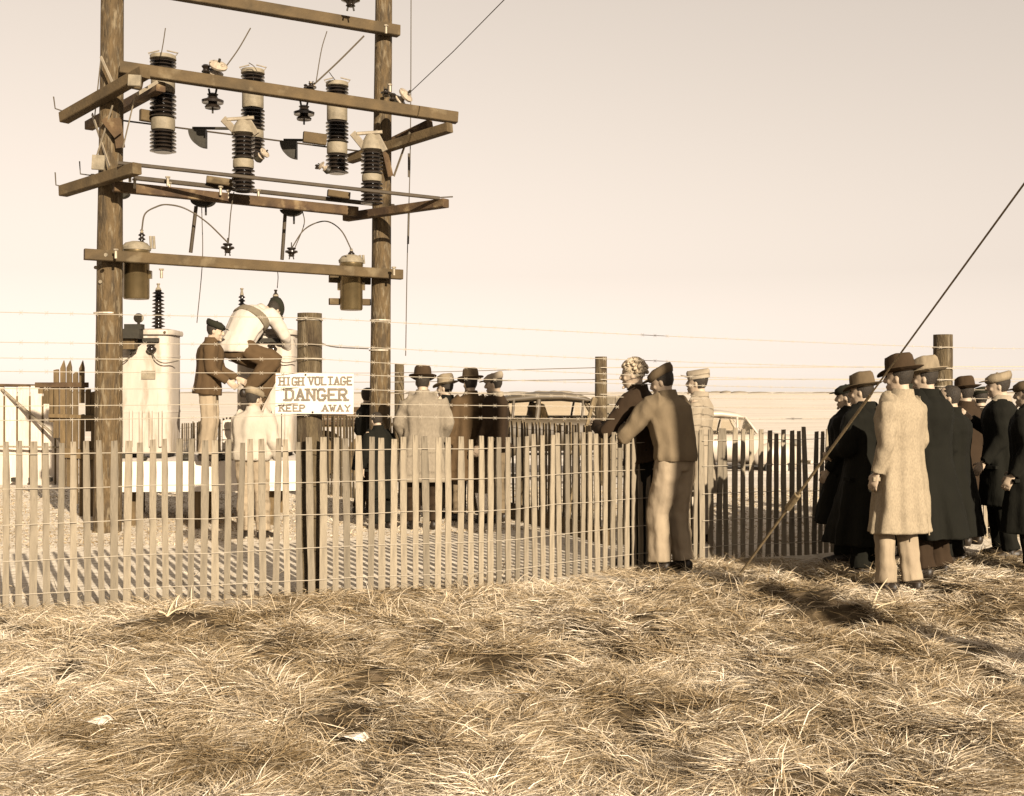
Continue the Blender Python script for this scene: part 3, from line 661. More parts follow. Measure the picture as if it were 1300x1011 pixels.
# ------------------------------------------------------------------ danger sign
sg = empty('danger_sign', W(399.5, 526, 8.985), 'white board lettered HIGH VOLTAGE DANGER KEEP AWAY on the front post', 'sign')
SD = 8.985; mb = MB(); a, b2 = W(350, 474, SD), W(449, 525.5, SD)
mb.box(((a.x+b2.x)/2, SD, (a.z+b2.z)/2), (b2.x-a.x, .014, a.z-b2.z), Matrix.Rotation(math.radians(.6), 3, 'Y')); mb.build('board', SIGNM, sg)
ST = {  # strokes on a 4 x 6 grid
 'H': [((0,0),(0,6)),((4,0),(4,6)),((0,3),(4,3))], 'I': [((2,0),(2,6))], 'G': [((3.9,4.9),(3,6)),((3,6),(1,6)),((1,6),(0,5)),((0,5),(0,1)),((0,1),(1,0)),((1,0),(3,0)),((3,0),(4,1)),((4,1),(4,2.6)),((4,2.6),(2.4,2.6))],
 'V': [((0,6),(2,0)),((4,6),(2,0))], 'O': [((1,6),(3,6)),((3,6),(4,5)),((4,5),(4,1)),((4,1),(3,0)),((3,0),(1,0)),((1,0),(0,1)),((0,1),(0,5)),((0,5),(1,6))],
 'L': [((0,6),(0,0)),((0,0),(4,0))], 'T': [((0,6),(4,6)),((2,0),(2,6))], 'A': [((0,0),(2,6)),((2,6),(4,0)),((.8,2.1),(3.2,2.1))],
 'E': [((0,0),(0,6)),((0,6),(4,6)),((0,3),(3,3)),((0,0),(4,0))], 'D': [((0,0),(0,6)),((0,6),(2.6,6)),((2.6,6),(4,4.6)),((4,4.6),(4,1.4)),((4,1.4),(2.6,0)),((2.6,0),(0,0))],
 'N': [((0,0),(0,6)),((0,6),(4,0)),((4,0),(4,6))], 'R': [((0,0),(0,6)),((0,6),(3,6)),((3,6),(4,5)),((4,5),(4,4)),((4,4),(3,3)),((3,3),(0,3)),((2,3),(4,0))],
 'K': [((0,0),(0,6)),((4,6),(0,2.6)),((1.3,3.6),(4,0))], 'P': [((0,0),(0,6)),((0,6),(3,6)),((3,6),(4,5)),((4,5),(4,4)),((4,4),(3,3)),((3,3),(0,3))],
 'W': [((0,6),(1,0)),((1,0),(2,4)),((2,4),(3,0)),((3,0),(4,6))], 'Y': [((0,6),(2,3)),((4,6),(2,3)),((2,3),(2,0))]}
SERIF = {'D': [(0,0),(0,6)], 'A': [(0,0),(4,0)], 'N': [(0,0),(0,6),(4,6)], 'G': [(4,2.6)], 'E': [], 'R': [(0,0),(0,6),(4,0)], 'H': [(0,0),(0,6),(4,0),(4,6)], 'I': [(2,0),(2,6)], 'K': [(0,0),(0,6),(4,0),(4,6)], 'P': [(0,0)], 'T': [(2,0)], 'Y': [(2,0)], 'V': [(0,6),(4,6)], 'L': [(0,6)], 'W': [(0,6),(4,6)]}
def letter(ch, x0, y0, wpx, hpx, thick):
    """x0,y0 = top-left in photo pixels on the sign face"""
    mb = MB(); D = SD-.0095; k = 1
    def P(p, lay): v = W(x0+p[0]/4*wpx, y0+hpx-p[1]/6*hpx, D); v.y = D-.0004*lay; return v
    lay = 0
    for p, q in ST[ch]:
        a, b_ = P(p, lay), P(q, lay); d = (b_-a).normalized(); e = d*thick*.35; mb.beam(a-e, b_+e, .0012, thick, .0002); lay += 1
    for p in SERIF.get(ch, []):
        v = P(p, lay); mb.beam(v-Vector((thick*1.15, 0, 0)), v+Vector((thick*1.15, 0, 0)), .0012, thick*.75, .0002); lay += 1
    mb.build('letter', INK, sg)
def word(s, x0, x1, y0, hpx, thick, fill=.68):
    n_ = len(s); cw = (x1-x0)/n_
    for i, ch in enumerate(s):
        if ch != ' ': letter(ch, x0+i*cw+cw*(1-fill)/2, y0, cw*fill, hpx, thick)
word('HIGH', 354, 386, 479.5, 9.5, .0125); word('VOLTAGE', 391, 448, 479.0, 9.5, .0125)
word('DANGER', 361, 442, 494.5, 13.5, .019, .66)
word('KEEP', 354, 388, 514.5, 7.5, .0112); word('AWAY', 408, 446, 514.5, 7.5, .0112)
for px, py in ((388, 476), (397, 523.5)):
    mb = MB(); mb.lathe(W(px, py, SD-.007), [(.008, 0), (.008, .005)], 8, axis=(0, -1, 0)); mb.build('nail', IRON, sg)

# ------------------------------------------------------------------ off-side utility pole and its guy cable
up = empty('utility_pole', (5.225, 2.07, 0), 'tall round wooden pole right of the view that the slanting guy cable is tied to', 'pole')
mb = MB(); pole_mesh(mb, (5.225, 2.07, -.2), (5.225, 2.07, 9.4), .16, .12, seed=21); mb.build('pole_shaft', POLE, up, True)
mb = MB(); mb.beam((5.225-.9, 2.07-.16, 8.9), (5.225+.9, 2.07-.16, 8.9), .1, .12); mb.build('crossarm', BEAM, up)
ga = Vector((1.856, 9.77, 0)); gb = Vector((5.08, 2.16, 7.62))
gy_ = empty('guy_cable', ga, 'tan guy cable slanting from the ground past the light coat up to the right edge', 'cable')
mb = MB(); mb.tube([ga+(gb-ga)*t for t in (-.01, .05, .1, .2)], .0105, 8); mb.build('guard_sleeve', GUY, gy_, True)
mb = MB(); mb.tube([ga+(gb-ga)*t for t in (.2, .6, 1)], .0062, 8); mb.build('cable', GUY, gy_, True)
mb = MB(); mb.tube([ga+(gb-ga)*.085, ga+(gb-ga)*.10], .028, 8); mb.build('clamp', GUY, gy_, True)

# ------------------------------------------------------------------ people
def fold_layer(o, amp, size):
    key = 'folds%.3f' % size
    tx = bpy.data.textures.get(key) or bpy.data.textures.new(key, 'CLOUDS'); tx.noise_scale = size; tx.noise_depth = 1; tx.noise_type = 'SOFT_NOISE'
    d = o.modifiers.new('folds', 'DISPLACE'); d.texture = tx; d.strength = amp; d.mid_level = .5; d.texture_coords = 'LOCAL'
def clothmod(o, vox, d1, d2, sm=2):
    m = o.modifiers.new('remesh', 'REMESH'); m.mode = 'VOXEL'; m.voxel_size = vox; m.use_smooth_shade = True
    s = o.modifiers.new('soft', 'SMOOTH'); s.factor = .5; s.iterations = 1
    if d1:
        fold_layer(o, d1*.55, d2*1.2)
    if 0:
        key = 'folds%g' % d2
        tx = bpy.data.textures.get(key) or bpy.data.textures.new(key, 'CLOUDS'); tx.noise_scale = d2; tx.noise_depth = 2
        d = o.modifiers.new('folds', 'DISPLACE'); d.texture = tx; d.strength = d1; d.mid_level = .5; d.texture_coords = 'LOCAL'
PPOSE = dict(pelvis=(0, 0, .97), waist=(0, 0, 1.10), chest=(0, .0, 1.30), neck=(0, -.015, 1.485), head=(0, .018, 1.608),
             shL=(-.175, 0, 1.425), shR=(.175, 0, 1.425), elL=(-.235, -.04, 1.14), elR=(.235, -.04, 1.14), wrL=(-.245, .05, .90), wrR=(.245, .05, .90),
             hipL=(-.09, 0, .93), hipR=(.09, 0, .93), knL=(-.105, .025, .50), knR=(.105, .025, .50), anL=(-.12, -.02, .09), anR=(.12, -.02, .09))
def person(px, D, H, heading, label, z=None, pose=None, lean=0, yaw=0, pitch=0, hem=.55, top=C_DKBR, legs=C_TROU, hat='fedora', hatm=C_HAT, hair=HAIRD, skin=SKIN,
           cuff=None, wide=1.0, fold=.03, flare=1.0, collar=None, stripe=None, near=True, bag=1.0, footdir=0):
    k = H/1.75; g = G(px, D); zz = gz(g.x, g.y) if z is None else z
    t = empty('person', (g.x, g.y, zz), label, 'person', 'onlookers around the yard', math.radians(heading)); t.scale = (k, k, k)
    J = {a: Vector(b_) for a, b_ in PPOSE.items()}
    Rl = Matrix.Rotation(-math.radians(lean), 3, 'X'); pv = J['pelvis'].copy()
    for a in ('waist', 'chest', 'neck', 'head', 'shL', 'shR', 'elL', 'elR', 'wrL', 'wrR'):
        f = .45 if a == 'waist' else 1.0
        J[a] = pv + Matrix.Rotation(-math.radians(lean)*f, 3, 'X') @ (J[a]-pv)
    pose = pose or {}; pr_ = random.Random(px)
    if z is None:
        sh_ = pr_.uniform(-.025, .025); tl_ = pr_.uniform(-.014, .014)
        for a in J:
            if a[:2] not in ('an',): J[a] = J[a]+Vector((sh_*(.5 if a[:2] == 'kn' else 1), 0, 0))
        J['shL'].z += tl_; J['shR'].z -= tl_; st_ = pr_.uniform(-.07, .09)
        J['anL'].y += st_; J['knL'].y += st_*.7; J['anR'].x += pr_.uniform(-.01, .05); yaw += pr_.uniform(-8, 8)
        for a in ('elL', 'wrL', 'elR', 'wrR'): J[a] = J[a]+Vector((pr_.uniform(-.015, .015), pr_.uniform(-.02, .06)*(2 if a[0] == 'w' else 1), 0))
    if 'shift' in pose:
        sft = Vector(pose['shift'])
        for a in J:
            if a[:2] not in ('kn', 'an'): J[a] = J[a]+sft
    for a, b_ in pose.items():
        if a != 'shift': J[a] = Vector(b_)
    Rs = (J['shR']-J['shL']).normalized()
    Mh = Matrix.Translation(J['head']) @ Matrix.Rotation(math.radians(yaw), 4, 'Z') @ Matrix.Rotation(-math.radians(pitch), 4, 'X')
    # ---- body: one continuous surface
    mb = MB()
    for s in 'LR':
        mb.sweep([(J['hip'+s]+Vector((0, 0, .03)), .075, .08), (J['hip'+s].lerp(J['kn'+s], .5), .062, .066), (J['kn'+s], .045, .05), (J['kn'+s].lerp(J['an'+s], .4), .046, .05), (J['an'+s], .032, .035)], n=10)
        fd = Matrix.Rotation(math.radians(footdir), 3, 'Z') @ Vector((0, 1, 0)); fd = (fd+Vector((.25 if s == 'R' else -.25, 0, 0))).normalized()
        mb.sweep([(J['an'+s]+Vector((0, 0, -.035))-fd*.05, .028, .03), (J['an'+s]+Vector((0, 0, -.045))+fd*.06, .036, .03), (J['an'+s]+Vector((0, 0, -.06))+fd*.15, .034, .018)], n=8)
        sg_ = 1 if s == 'R' else -1
        mb.sweep([(J['sh'+s]*.7+J['chest']*.3, .042, .042), (J['sh'+s]*.94+J['chest']*.06, .045, .048), (J['sh'+s].lerp(J['el'+s], .5), .042, .045), (J['el'+s], .036, .038), (J['el'+s].lerp(J['wr'+s], .4), .036, .036), (J['wr'+s], .026, .021)], R=(1, 0, 0), n=10)
        d = (J['wr'+s]-J['el'+s]).normalized(); nin = Vector((-sg_, 0, 0)); nin = (nin-d*nin.dot(d)); nin = nin.normalized() if nin.length > .1 else Vector((0, 0, -1)); wv = d.cross(nin).normalized()
        if wv.y < 0 and abs(d.z) > .5: wv = -wv
        wr = J['wr'+s]
        mb.sweep([(wr-d*.01, .025, .019), (wr+d*.03, .036, .017), (wr+d*.075, .042, .016), (wr+d*.095, .038, .013)], R=wv, n=10)
        for i, (o_, L_) in enumerate(((.031, .068), (.0105, .078), (-.0105, .072), (-.031, .056))):
            b0 = wr+d*.085+wv*o_; d1 = (d+wv*o_*3+nin*.25).normalized(); p1 = b0+d1*L_*.45; d2 = (d1+nin*.55).normalized(); p2 = p1+d2*L_*.32; d3 = (d2+nin*.7).normalized()
            mb.tube([b0-d*.02, b0, p1, p2, p2+d3*L_*.25], [.0095, .0095, .0088, .008, .0065], 6)
        tb = wr+d*.025+wv*.03; td = (d*.65+wv*.65+nin*.45).normalized(); mb.tube([tb-wv*.02, tb, tb+td*.04, tb+td*.04+(d+nin*.3).normalized()*.03], [.014, .013, .011, .008], 6)
    pe, wa, ch, nk, hd = J['pelvis'], J['waist'], J['chest'], J['neck'], J['head']
    mb.sweep([(pe-(wa-pe)*.6, .10, .085), (pe, .145, .10), (wa, .125, .088), (ch, .145, .10), (ch.lerp(nk, .55), .12, .075), (ch.lerp(nk, .85), .06, .055), (nk, .052, .056), (nk.lerp(hd, .55), .053, .057), (hd, .05, .055)], R=Rs, n=16)
    mb.M = Mh
    mb.sweep([((0, .030, -.122), .022, .018), ((0, .032, -.112), .038, .034), ((0, .022, -.085), .053, .062), ((0, .012, -.05), .063, .080), ((0, .004, -.01), .070, .090), ((0, -.004, .035), .075, .097), ((0, -.008, .075), .068, .090), ((0, -.01, .105), .045, .062), ((0, -.01, .118), .015, .02)], n=20)
    mb.sweep([((0, .088, .018), .009, .010), ((0, .100, -.005), .011, .012), ((0, .112, -.028), .015, .013), ((0, .098, -.042), .013, .008)], n=8)
    mb.ell((0, .088, -.066), (.026, .012, .007), 10); mb.ell((0, .085, -.076), (.022, .012, .008), 10); mb.ell((0, .086, -.108), (.02, .014, .014), 10)
    mb.ell((0, .083, .030), (.055, .014, .010), 12)
    for s_ in (-1, 1):
        mb.ell((s_*.073, -.008, -.012), (.009, .017, .028), 10); mb.ell((s_*.042, .062, -.03), (.02, .02, .02), 8)
    mb.M = Matrix.Identity(4)
    body = mb.build('body', skin, t, True, world=False); clothmod(body, .0085, 0, 0, 1)
    for s_ in (-1, 1):
        m2 = MB(); m2.M = Mh; m2.ell((s_*.032, .083, .008), (.012, .009, .007), 8); m2.build('eye', EYE, t, True, world=False)
    # ---- trousers
    mb = MB()
    for s in 'LR':
        h_, kn, an = J['hip'+s], J['kn'+s], J['an'+s]; bend = (kn-h_).angle(an-kn)
        kx = Vector((0, 0, 0))
        mb.msweep([(h_+Vector((0, 0, .06)), .095*bag, .105), (h_.lerp(kn, .25), .098*bag, .105), (h_.lerp(kn, .7), .083*bag, .088*bag), (kn, .080*bag, .084*bag), (kn.lerp(an, .35), .078*bag, .080*bag), (kn.lerp(an, .8), .074*bag, .078*bag), (kn.lerp(an, 1.0)+(an-kn).normalized()*.0, .078*bag, .084*bag)], av=.12, ah=.07, seed=px+ord(s), n=32)
    mb.sweep([(pe+Vector((0, 0, -.12)), .13, .10), (pe+Vector((0, 0, -.03)), .175, .125), (pe+(wa-pe)*.5, .160, .115), (wa, .145, .105)], R=(1, 0, 0), n=18)
    tr = mb.build('trousers', legs, t, True, world=False); clothmod(tr, .0115 if D < 11 else .015, fold*1.0, .11, 2)
    # ---- shoes
    for s in 'LR':
        fd = Matrix.Rotation(math.radians(footdir), 3, 'Z') @ Vector((0, 1, 0)); fd = (fd+Vector((.25 if s == 'R' else -.25, 0, 0))).normalized(); a = J['an'+s]
        up_ = Vector((0, 0, 1)); r_ = fd.cross(up_); base = a-Vector((0, 0, .09))
        m2 = MB(); m2.sweep([(base-fd*.085+up_*.045, .030, .045), (base-fd*.06+up_*.05, .040, .05), (base+up_*.05, .042, .052), (base+fd*.06+up_*.045, .045, .045), (base+fd*.12+up_*.032, .050, .032), (base+fd*.17+up_*.026, .040, .025), (base+fd*.19+up_*.022, .018, .016)], R=r_, n=14)
        m2.tube([base+up_*.05, a+up_*.03], [.045, .04], 10); m2.build('shoe', SHOE, t, True, 80, world=False)
    # ---- coat or jacket
    mb = MB(); st = []
    if hem < .9:
        nst = 5; 
        for i in range(nst):
            f = i/nst; zz_ = hem+(.92-hem)*f; st.append(((pe.x, pe.y-.01*(1-f), pe.z-.97+zz_), (.215+.045*flare*(1-f))*wide, (.150+.055*flare*(1-f))*wide))
    else: st.append((pe+Vector((0, 0, hem-.97)), .188*wide, .138*wide))
    st += [(pe+Vector((0, 0, .0 if hem < .9 else max(.0, hem-.93))), .200*wide, .142*wide), (pe.lerp(wa, .7), .182*wide, .132*wide), (wa.lerp(ch, .5), .195*wide, .142*wide), (ch, .208*wide, .150*wide), (ch.lerp(nk, .45), .205*wide, .138*wide), (ch.lerp(nk, .70), .165*wide, .112*wide), (ch.lerp(nk, .9), .10, .088), (nk+(nk-ch)*.05, .072, .075), (nk+(nk-ch)*.12, .066, .07)]
    mb.msweep(st, R=Rs, n=56, av=.055+fold*.6, ah=.018, seed=px*.37, hemw=1.2 if hem < .8 else .3)
    for s in 'LR':
        sh, el, wr = J['sh'+s], J['el'+s], J['wr'+s]
        mb.msweep([(sh*.72+ch*.28, .08*wide, .08*wide), (sh+(ch-sh)*.06, .078*wide, .086*wide), (sh.lerp(el, .22), .074*wide, .082*wide), (sh.lerp(el, .7), .064*wide, .068*wide), (el, .061*wide, .064*wide), (el.lerp(wr, .5), .055, .057), (el.lerp(wr, .97), .050, .052)], n=28, av=.05, ah=.10, seed=px*.7+ord(s))
    co = mb.build('coat' if hem < .8 else 'jacket', top, t, True, world=False); clothmod(co, .0115 if D < 11 else .015, fold, .13, 3)
    if stripe:
        m2 = MB(); a0, a1 = ch.lerp(nk, .05), ch.lerp(nk, .46); m2.sweep([(a0, .217*wide+.008, .152*wide+.01), (a1, .212*wide+.008, .142*wide+.012)], R=Rs, n=24)
        so = m2.build('chest_stripe', stripe, t, True, world=False); clothmod(so, .014, 0, .1, 1)
    up2 = (nk-ch).normalized(); mb = MB()
    mb.sweep([(nk-up2*.035+Vector((0, .01, 0)), .105, .098), (nk-up2*.005, .088, .088), (nk+up2*.042, .072, .076), (nk+up2*.038, .062, .066)], R=Rs, n=20, cap=False); mb.build('collar', collar or top, t, True, 80, world=False)
    if D < 15:
        m3 = MB(); zt = pe.z-.97+(.88 if hem < .8 else 1.0); zb_ = pe.z-.97+hem-.005 if hem < .8 else pe.z-.97+hem
        if hem < .8:
            yb = -(.150+.03*flare)*wide-.004
            m3.tube([(pe.x+.01, pe.y-.148*wide-.002, zt), (pe.x+.012, pe.y+yb-.012, (zt+zb_)/2), (pe.x+.01, pe.y-(.150+.055*flare)*wide-.016, zb_)], .0055, 6); m3.build('back_vent', top, t, True, world=False)
    if hem < .8:
        mb = MB(); x_ = -.155*wide-.0; zc = pe.z-.97+(hem+.12)
        for s_ in (-1, 1):
            m3 = MB(); m3.box((s_*.20*wide, .075, pe.z-.97+.86), (.10, .05, .028), Matrix.Rotation(s_*-.9, 3, 'Z')); m3.build('pocket_flap', top, t, False, world=False)
    # ---- hair and hat
    mb = MB(); mb.M = Mh
    if hair is not None:
        mb.sweep([((0, -.028, -.055), .055, .050), ((0, -.022, -.02), .072, .078), ((0, -.016, .03), .080, .092), ((0, -.013, .075), .074, .092), ((0, -.012, .108), .048, .065), ((0, -.012, .124), .015, .02)], n=20)
        ho = mb.build('hair', hair, t, True, world=False)
        if hat == 'curly':
            ho.data = ho.data.copy(); bpy.data.objects.remove(ho)
            m2 = MB(); m2.M = Mh; rr = random.Random(3)
            m2.sweep([((0, -.02, -.02), .074, .078), ((0, -.016, .03), .082, .094), ((0, -.013, .08), .078, .096), ((0, -.012, .118), .05, .07), ((0, -.012, .134), .015, .02)], n=20)
            for i in range(110):
                a = rr.uniform(0, 2*math.pi); ph = rr.uniform(-.15, 1.5); q = Vector((.088*math.cos(a)*math.cos(ph), -.012+.104*math.sin(a)*math.cos(ph), .035+.105*math.sin(ph)))
                if q.y > .07 and q.z < .06: continue
                m2.ell(q, (.020, .020, .018), 8)
            m2.build('hair', hair, t, True, 80, world=False)
    if hat in ('fedora', 'brimhat'):
        c0 = Matrix.Translation(Vector((0, -.012, .045))) @ Matrix.Rotation(math.radians(-8), 4, 'X') @ Matrix.Scale(1.12, 4)
        m2 = MB(); m2.M = Mh @ c0; N = 34; V = []
        for rr, zz_ in ((.083, .0), (.112, -.004), (.139, .0), (.139, .005), (.112, .002), (.083, .006)):
            for i in range(N):
                a = 2*math.pi*i/N; cv = (abs(math.cos(a))**1.5)*.022*(rr-.083)/.056-(max(0, math.sin(a))**2)*.020*(rr-.083)/.056+(max(0, -math.sin(a))**2)*.018*(rr-.083)/.056
                V.append((rr*math.cos(a)*.98, rr*1.12*math.sin(a), zz_+cv))
        F = [(j*N+i, j*N+(i+1) % N, ((j+1) % 6)*N+(i+1) % N, ((j+1) % 6)*N+i) for j in range(6) for i in range(N)]
        m2._add(V, F); m2.build('hat_brim', hatm, t, True, 60, world=False)
        m2 = MB(); m2.M = Mh @ c0; V = []; rows = [(0, .087), (.03, .0870), (.070, .085), (.102, .080), (.119, .068), (.123, .046), (.115, .02), (.110, .002)]
        for zz_, rr in rows:
            for i in range(N):
                a = 2*math.pi*i/N; fr = max(0, math.sin(a)); pin = 1-.22*(zz_/.11)*max(0, math.sin(a))*abs(math.cos(a))**.8*1.6
                dip = -.022*(rr < .06)*(1-abs(math.cos(a)))*1.0 - .018*(zz_/.11)*(fr**2) if rr < .08 else 0
                V.append((rr*math.cos(a)*pin, rr*1.13*math.sin(a), zz_+dip))
        F = [(j*N+i, j*N+(i+1) % N, (j+1)*N+(i+1) % N, (j+1)*N+i) for j in range(len(rows)-1) for i in range(N)]+[tuple(range((len(rows)-1)*N, len(rows)*N))]
        m2._add(V, F); m2.build('hat_crown', hatm, t, True, 70, world=False)
        m2 = MB(); m2.M = Mh @ c0; m2.lathe((0, 0, 0), [(.0885, .005), (.0885, .03)], 34, sx=1, sy=1.13); m2.build('hat_band', C_CAP, t, True, 60, world=False)
    elif hat == 'flat':
        m2 = MB(); m2.M = Mh @ Matrix.Translation(Vector((0, 0, .062))) @ Matrix.Rotation(math.radians(-10), 4, 'X')
        m2.sweep([((0, -.01, -.022), .086, .104), ((0, -.008, .0), .100, .122), ((0, .0, .028), .104, .128), ((0, .006, .050), .086, .108), ((0, .006, .062), .04, .05)], n=26); m2.ell((0, .0, .064), (.012, .012, .006), 8)
        m2.build('cap_crown', hatm, t, True, 70, world=False)
        m2 = MB(); m2.M = Mh @ Matrix.Translation(Vector((0, .105, .050))) @ Matrix.Rotation(math.radians(-14), 4, 'X'); m2.ell((0, .012, 0), (.070, .058, .007), 18); m2.build('visor', hatm, t, True, 70, world=False)
    elif hat == 'side':
        m2 = MB(); m2.M = Mh @ Matrix.Translation(Vector((0, -.01, .06))) @ Matrix.Rotation(math.radians(-12), 4, 'X')
        m2.sweep([((0, 0, -.02), .084, .112), ((0, 0, .02), .075, .118), ((0, 0, .055), .045, .122), ((0, 0, .075), .010, .110)], n=22); m2.build('cap_crown', hatm, t, True, 50, world=False)
        m2 = MB(); m2.M = Mh @ Matrix.Translation(Vector((0, .105, .052))) @ Matrix.Rotation(math.radians(12), 4, 'X'); m2.ell((0, .02, 0), (.062, .055, .007), 18); m2.build('visor', hatm, t, True, 70, world=False)
    return t

# climbers and boys on the slab
person(264, 13.32, 1.60, -82, 'boy in a dark cap, brown jacket and pale trousers standing on the white slab', z=z1+.004, lean=6, pitch=8, hem=.82, flare=.1, top=C_BROWN, legs=C_TROU, hat='flat', hatm=C_CAP, fold=.03, bag=1.15, wide=1.12,
       pose=dict(elR=(.24, .06, 1.13), wrR=(.20, .26, .98), elL=(-.22, .12, 1.13), wrL=(-.16, .34, 1.02)))
person(297, 13.70, 1.80, -25, 'climber in a white jersey with grey shoulder stripe bending over the tank', z=1.16, hem=.92, top=C_WHITE, legs=C_BROWN, hat='flat', hatm=C_CAP, stripe=C_STRIPE, fold=.03, bag=1.15, wide=1.12,
       pose=dict(pelvis=(0, 0, .87), waist=(.01, .06, .99), chest=(.04, .20, 1.17), neck=(.09, .38, 1.31), head=(.17, .50, 1.31), shL=(-.11, .32, 1.28), shR=(.27, .34, 1.25), elL=(-.10, .50, 1.02), elR=(.33, .50, 1.02), wrL=(.0, .66, .88), wrR=(.24, .68, .88),
                 hipL=(-.08, 0, .84), hipR=(.10, .02, .84), knL=(.26, .38, .66), knR=(.40, .20, .74), anL=(.06, .24, .12), anR=(.14, .06, .40)), pitch=55)
person(321, 12.5, 1.60, -10, 'boy in a pale jacket and tan cap in front of the slab', lean=5, pitch=6, hem=.90, top=C_PALE, legs=C_TROU, hat='flat', hatm=C_HATT, fold=.035, yaw=-35, bag=1.1, wide=1.15,
       pose=dict(elL=(-.22, .05, 1.14), wrL=(-.14, .25, 1.02), elR=(.26, -.02, 1.13), wrR=(.26, .1, .9)))
# group inside the yard
person(538, 13.3, 1.80, 4, 'man in a dark fedora and long light grey overcoat, back turned, inside the yard', hem=.52, top=C_GREY, legs=C_DKBR, hatm=C_HAT, wide=1.16, fold=.03,
       pose=dict(elL=(-.27, .0, 1.16), wrL=(-.22, .12, .96), elR=(.27, .0, 1.16), wrR=(.20, .14, .96)))
person(566, 14.6, 1.74, 62, 'man in a pale brimmed hat half hidden between the two fedora men', hem=.6, top=C_BLACK, legs=C_DKBR, hatm=C_HATT, wide=1.0)
person(595, 14.2, 1.80, 22, 'man in a mid brown fedora and brown overcoat, back turned', hem=.48, top=C_BROWN, legs=C_TAN, hatm=C_HATB, wide=1.02, yaw=10)
person(628, 14.0, 1.78, 70, 'man in a pale flat cap and dark jacket looking left beside the fedora men', hem=.84, top=C_DKBR, legs=C_TAN, hat='flat', hatm=C_CAPL, wide=1.0, collar=C_CAPL, pitch=5,
       pose=dict(elR=(.25, .03, 1.13), wrR=(.2, .22, 1.0)))
person(484, 13.35, 1.34, 35, 'child in a dark coat standing in front of the right pole', hem=.45, top=C_BLACK, legs=C_BLACK, hat='none', lean=12, pitch=12, wide=.95)
person(467, 14.95, 1.62, -60, 'dark-haired figure peering from behind the right pole', hem=.6, top=C_BLACK, legs=C_DKBR, hat='none')
# newspaper held beside the brown coat
pp = empty('newspaper', W(611, 652, 13.7), 'pale folded newspaper held low beside the brown overcoat', 'newspaper')
mb = MB(); a = W(603, 627, 13.75)
for k in range(3):
    mb = MB(); a, b2, c2, d2 = W(603+k, 626+k, 13.75+k*.01), W(617+k*2, 627, 13.70+k*.01), W(622-k, 650, 13.68+k*.01), W(608, 655-k, 13.75+k*.01)
    V = [a, b2, c2, d2]+[v+Vector((0, .003, 0)) for v in (a, b2, c2, d2)]; mb._add(V, [(0, 1, 2, 3), (7, 6, 5, 4), (0, 4, 5, 1), (1, 5, 6, 2), (2, 6, 7, 3), (3, 7, 4, 0)]); mb.build('sheet', PAPER, pp)
# pair at the fence corner
person(853, 10.2, 1.80, 42, 'man in tan jacket and light baggy trousers leaning on the slat fence corner', lean=12, pitch=16, yaw=18, hem=.93, top=C_TAN, legs=C_TROU, hat='flat', hatm=C_HATB, wide=1.12, fold=.035, bag=1.18,
       pose=dict(shift=(0, -.05, 0), elL=(-.31, .26, 1.13), wrL=(-.12, .43, 1.20), elR=(.29, .26, 1.14), wrR=(.02, .44, 1.18)))
person(817, 10.62, 1.85, 72, 'curly fair-haired figure in dark clothes beside the leaning man', lean=6, hem=.86, top=C_DKBR, legs=C_BLACK, hat='curly', hair=HAIRL, wide=1.0, fold=.02,
       pose=dict(elL=(-.30, .26, 1.12), wrL=(-.08, .40, 1.18), elR=(.28, .22, 1.14), wrR=(.0, .38, 1.16)))
person(888, 12.0, 1.78, 68, 'man in a tilted pale cap and pale coat beyond the fence corner', hem=.52, top=C_CAPL, legs=C_PALE, hat='side', hatm=C_CAPL, wide=.95, pitch=-4)
# crowd on the right
person(1102, 10.0, 1.70, 55, 'man in a brown fedora and black coat, left edge of the right-hand crowd', hem=.30, top=C_BLACK, legs=C_BLACK, hatm=C_HATB, wide=1.35, flare=2.0, fold=.045, lean=4,
       pose=dict(elR=(.25, .1, 1.13), wrR=(.1, .30, 1.06), elL=(-.25, .1, 1.13), wrL=(-.1, .30, 1.06)))
person(1078, 10.7, 1.62, 60, 'short figure in a black coat almost hidden behind the left edge of the right-hand crowd', hem=.4, top=C_BLACK, legs=C_BLACK, hat='flat', hatm=C_CAP, wide=1.3, flare=2)
person(1143, 9.05, 1.80, 38, 'man in a dark fedora and long pale tweed overcoat, nearest of the crowd, back turned', hem=.46, top=C_LIGHT, legs=C_TROU, hatm=C_HAT, wide=1.04, fold=.04, bag=.92, yaw=12)
person(1177, 9.65, 1.77, 44, 'man in a tan light-struck hat and long black coat right of the tweed overcoat', hem=.34, top=C_BLACK, legs=C_DKBR, hatm=C_HATT, wide=1.3, yaw=15, bag=1.3, flare=1.8, fold=.045)
person(1150, 10.7, 1.62, 50, 'added figure in a black coat hidden behind the tweed-coated man, shading the right fence', hem=.3, top=C_BLACK, legs=C_BLACK, hat='flat', hatm=C_CAP, wide=1.3, flare=2)  # extra bystander, added to cast more shade on the right fence
person(1208, 10.4, 1.60, 60, 'added figure in a black coat just right of the man in the light-struck hat, shading the fence', hem=.3, top=C_BLACK, legs=C_BLACK, hat='none', wide=1.25, flare=1.6)  # second added bystander, deepens the shade on the fence and ground beyond
person(1226, 11.9, 1.66, 35, 'man in a small dark fedora and dark brown coat below the thick round post', hem=.48, top=C_DKBR, legs=C_DKBR, hatm=C_HAT, wide=1.06)
person(1206, 11.2, 1.55, 50, 'figure in a black coat and cap squeezed between the black coat and the brown coat', hem=.4, top=C_BLACK, legs=C_BLACK, hat='flat', hatm=C_CAP, wide=1.1)
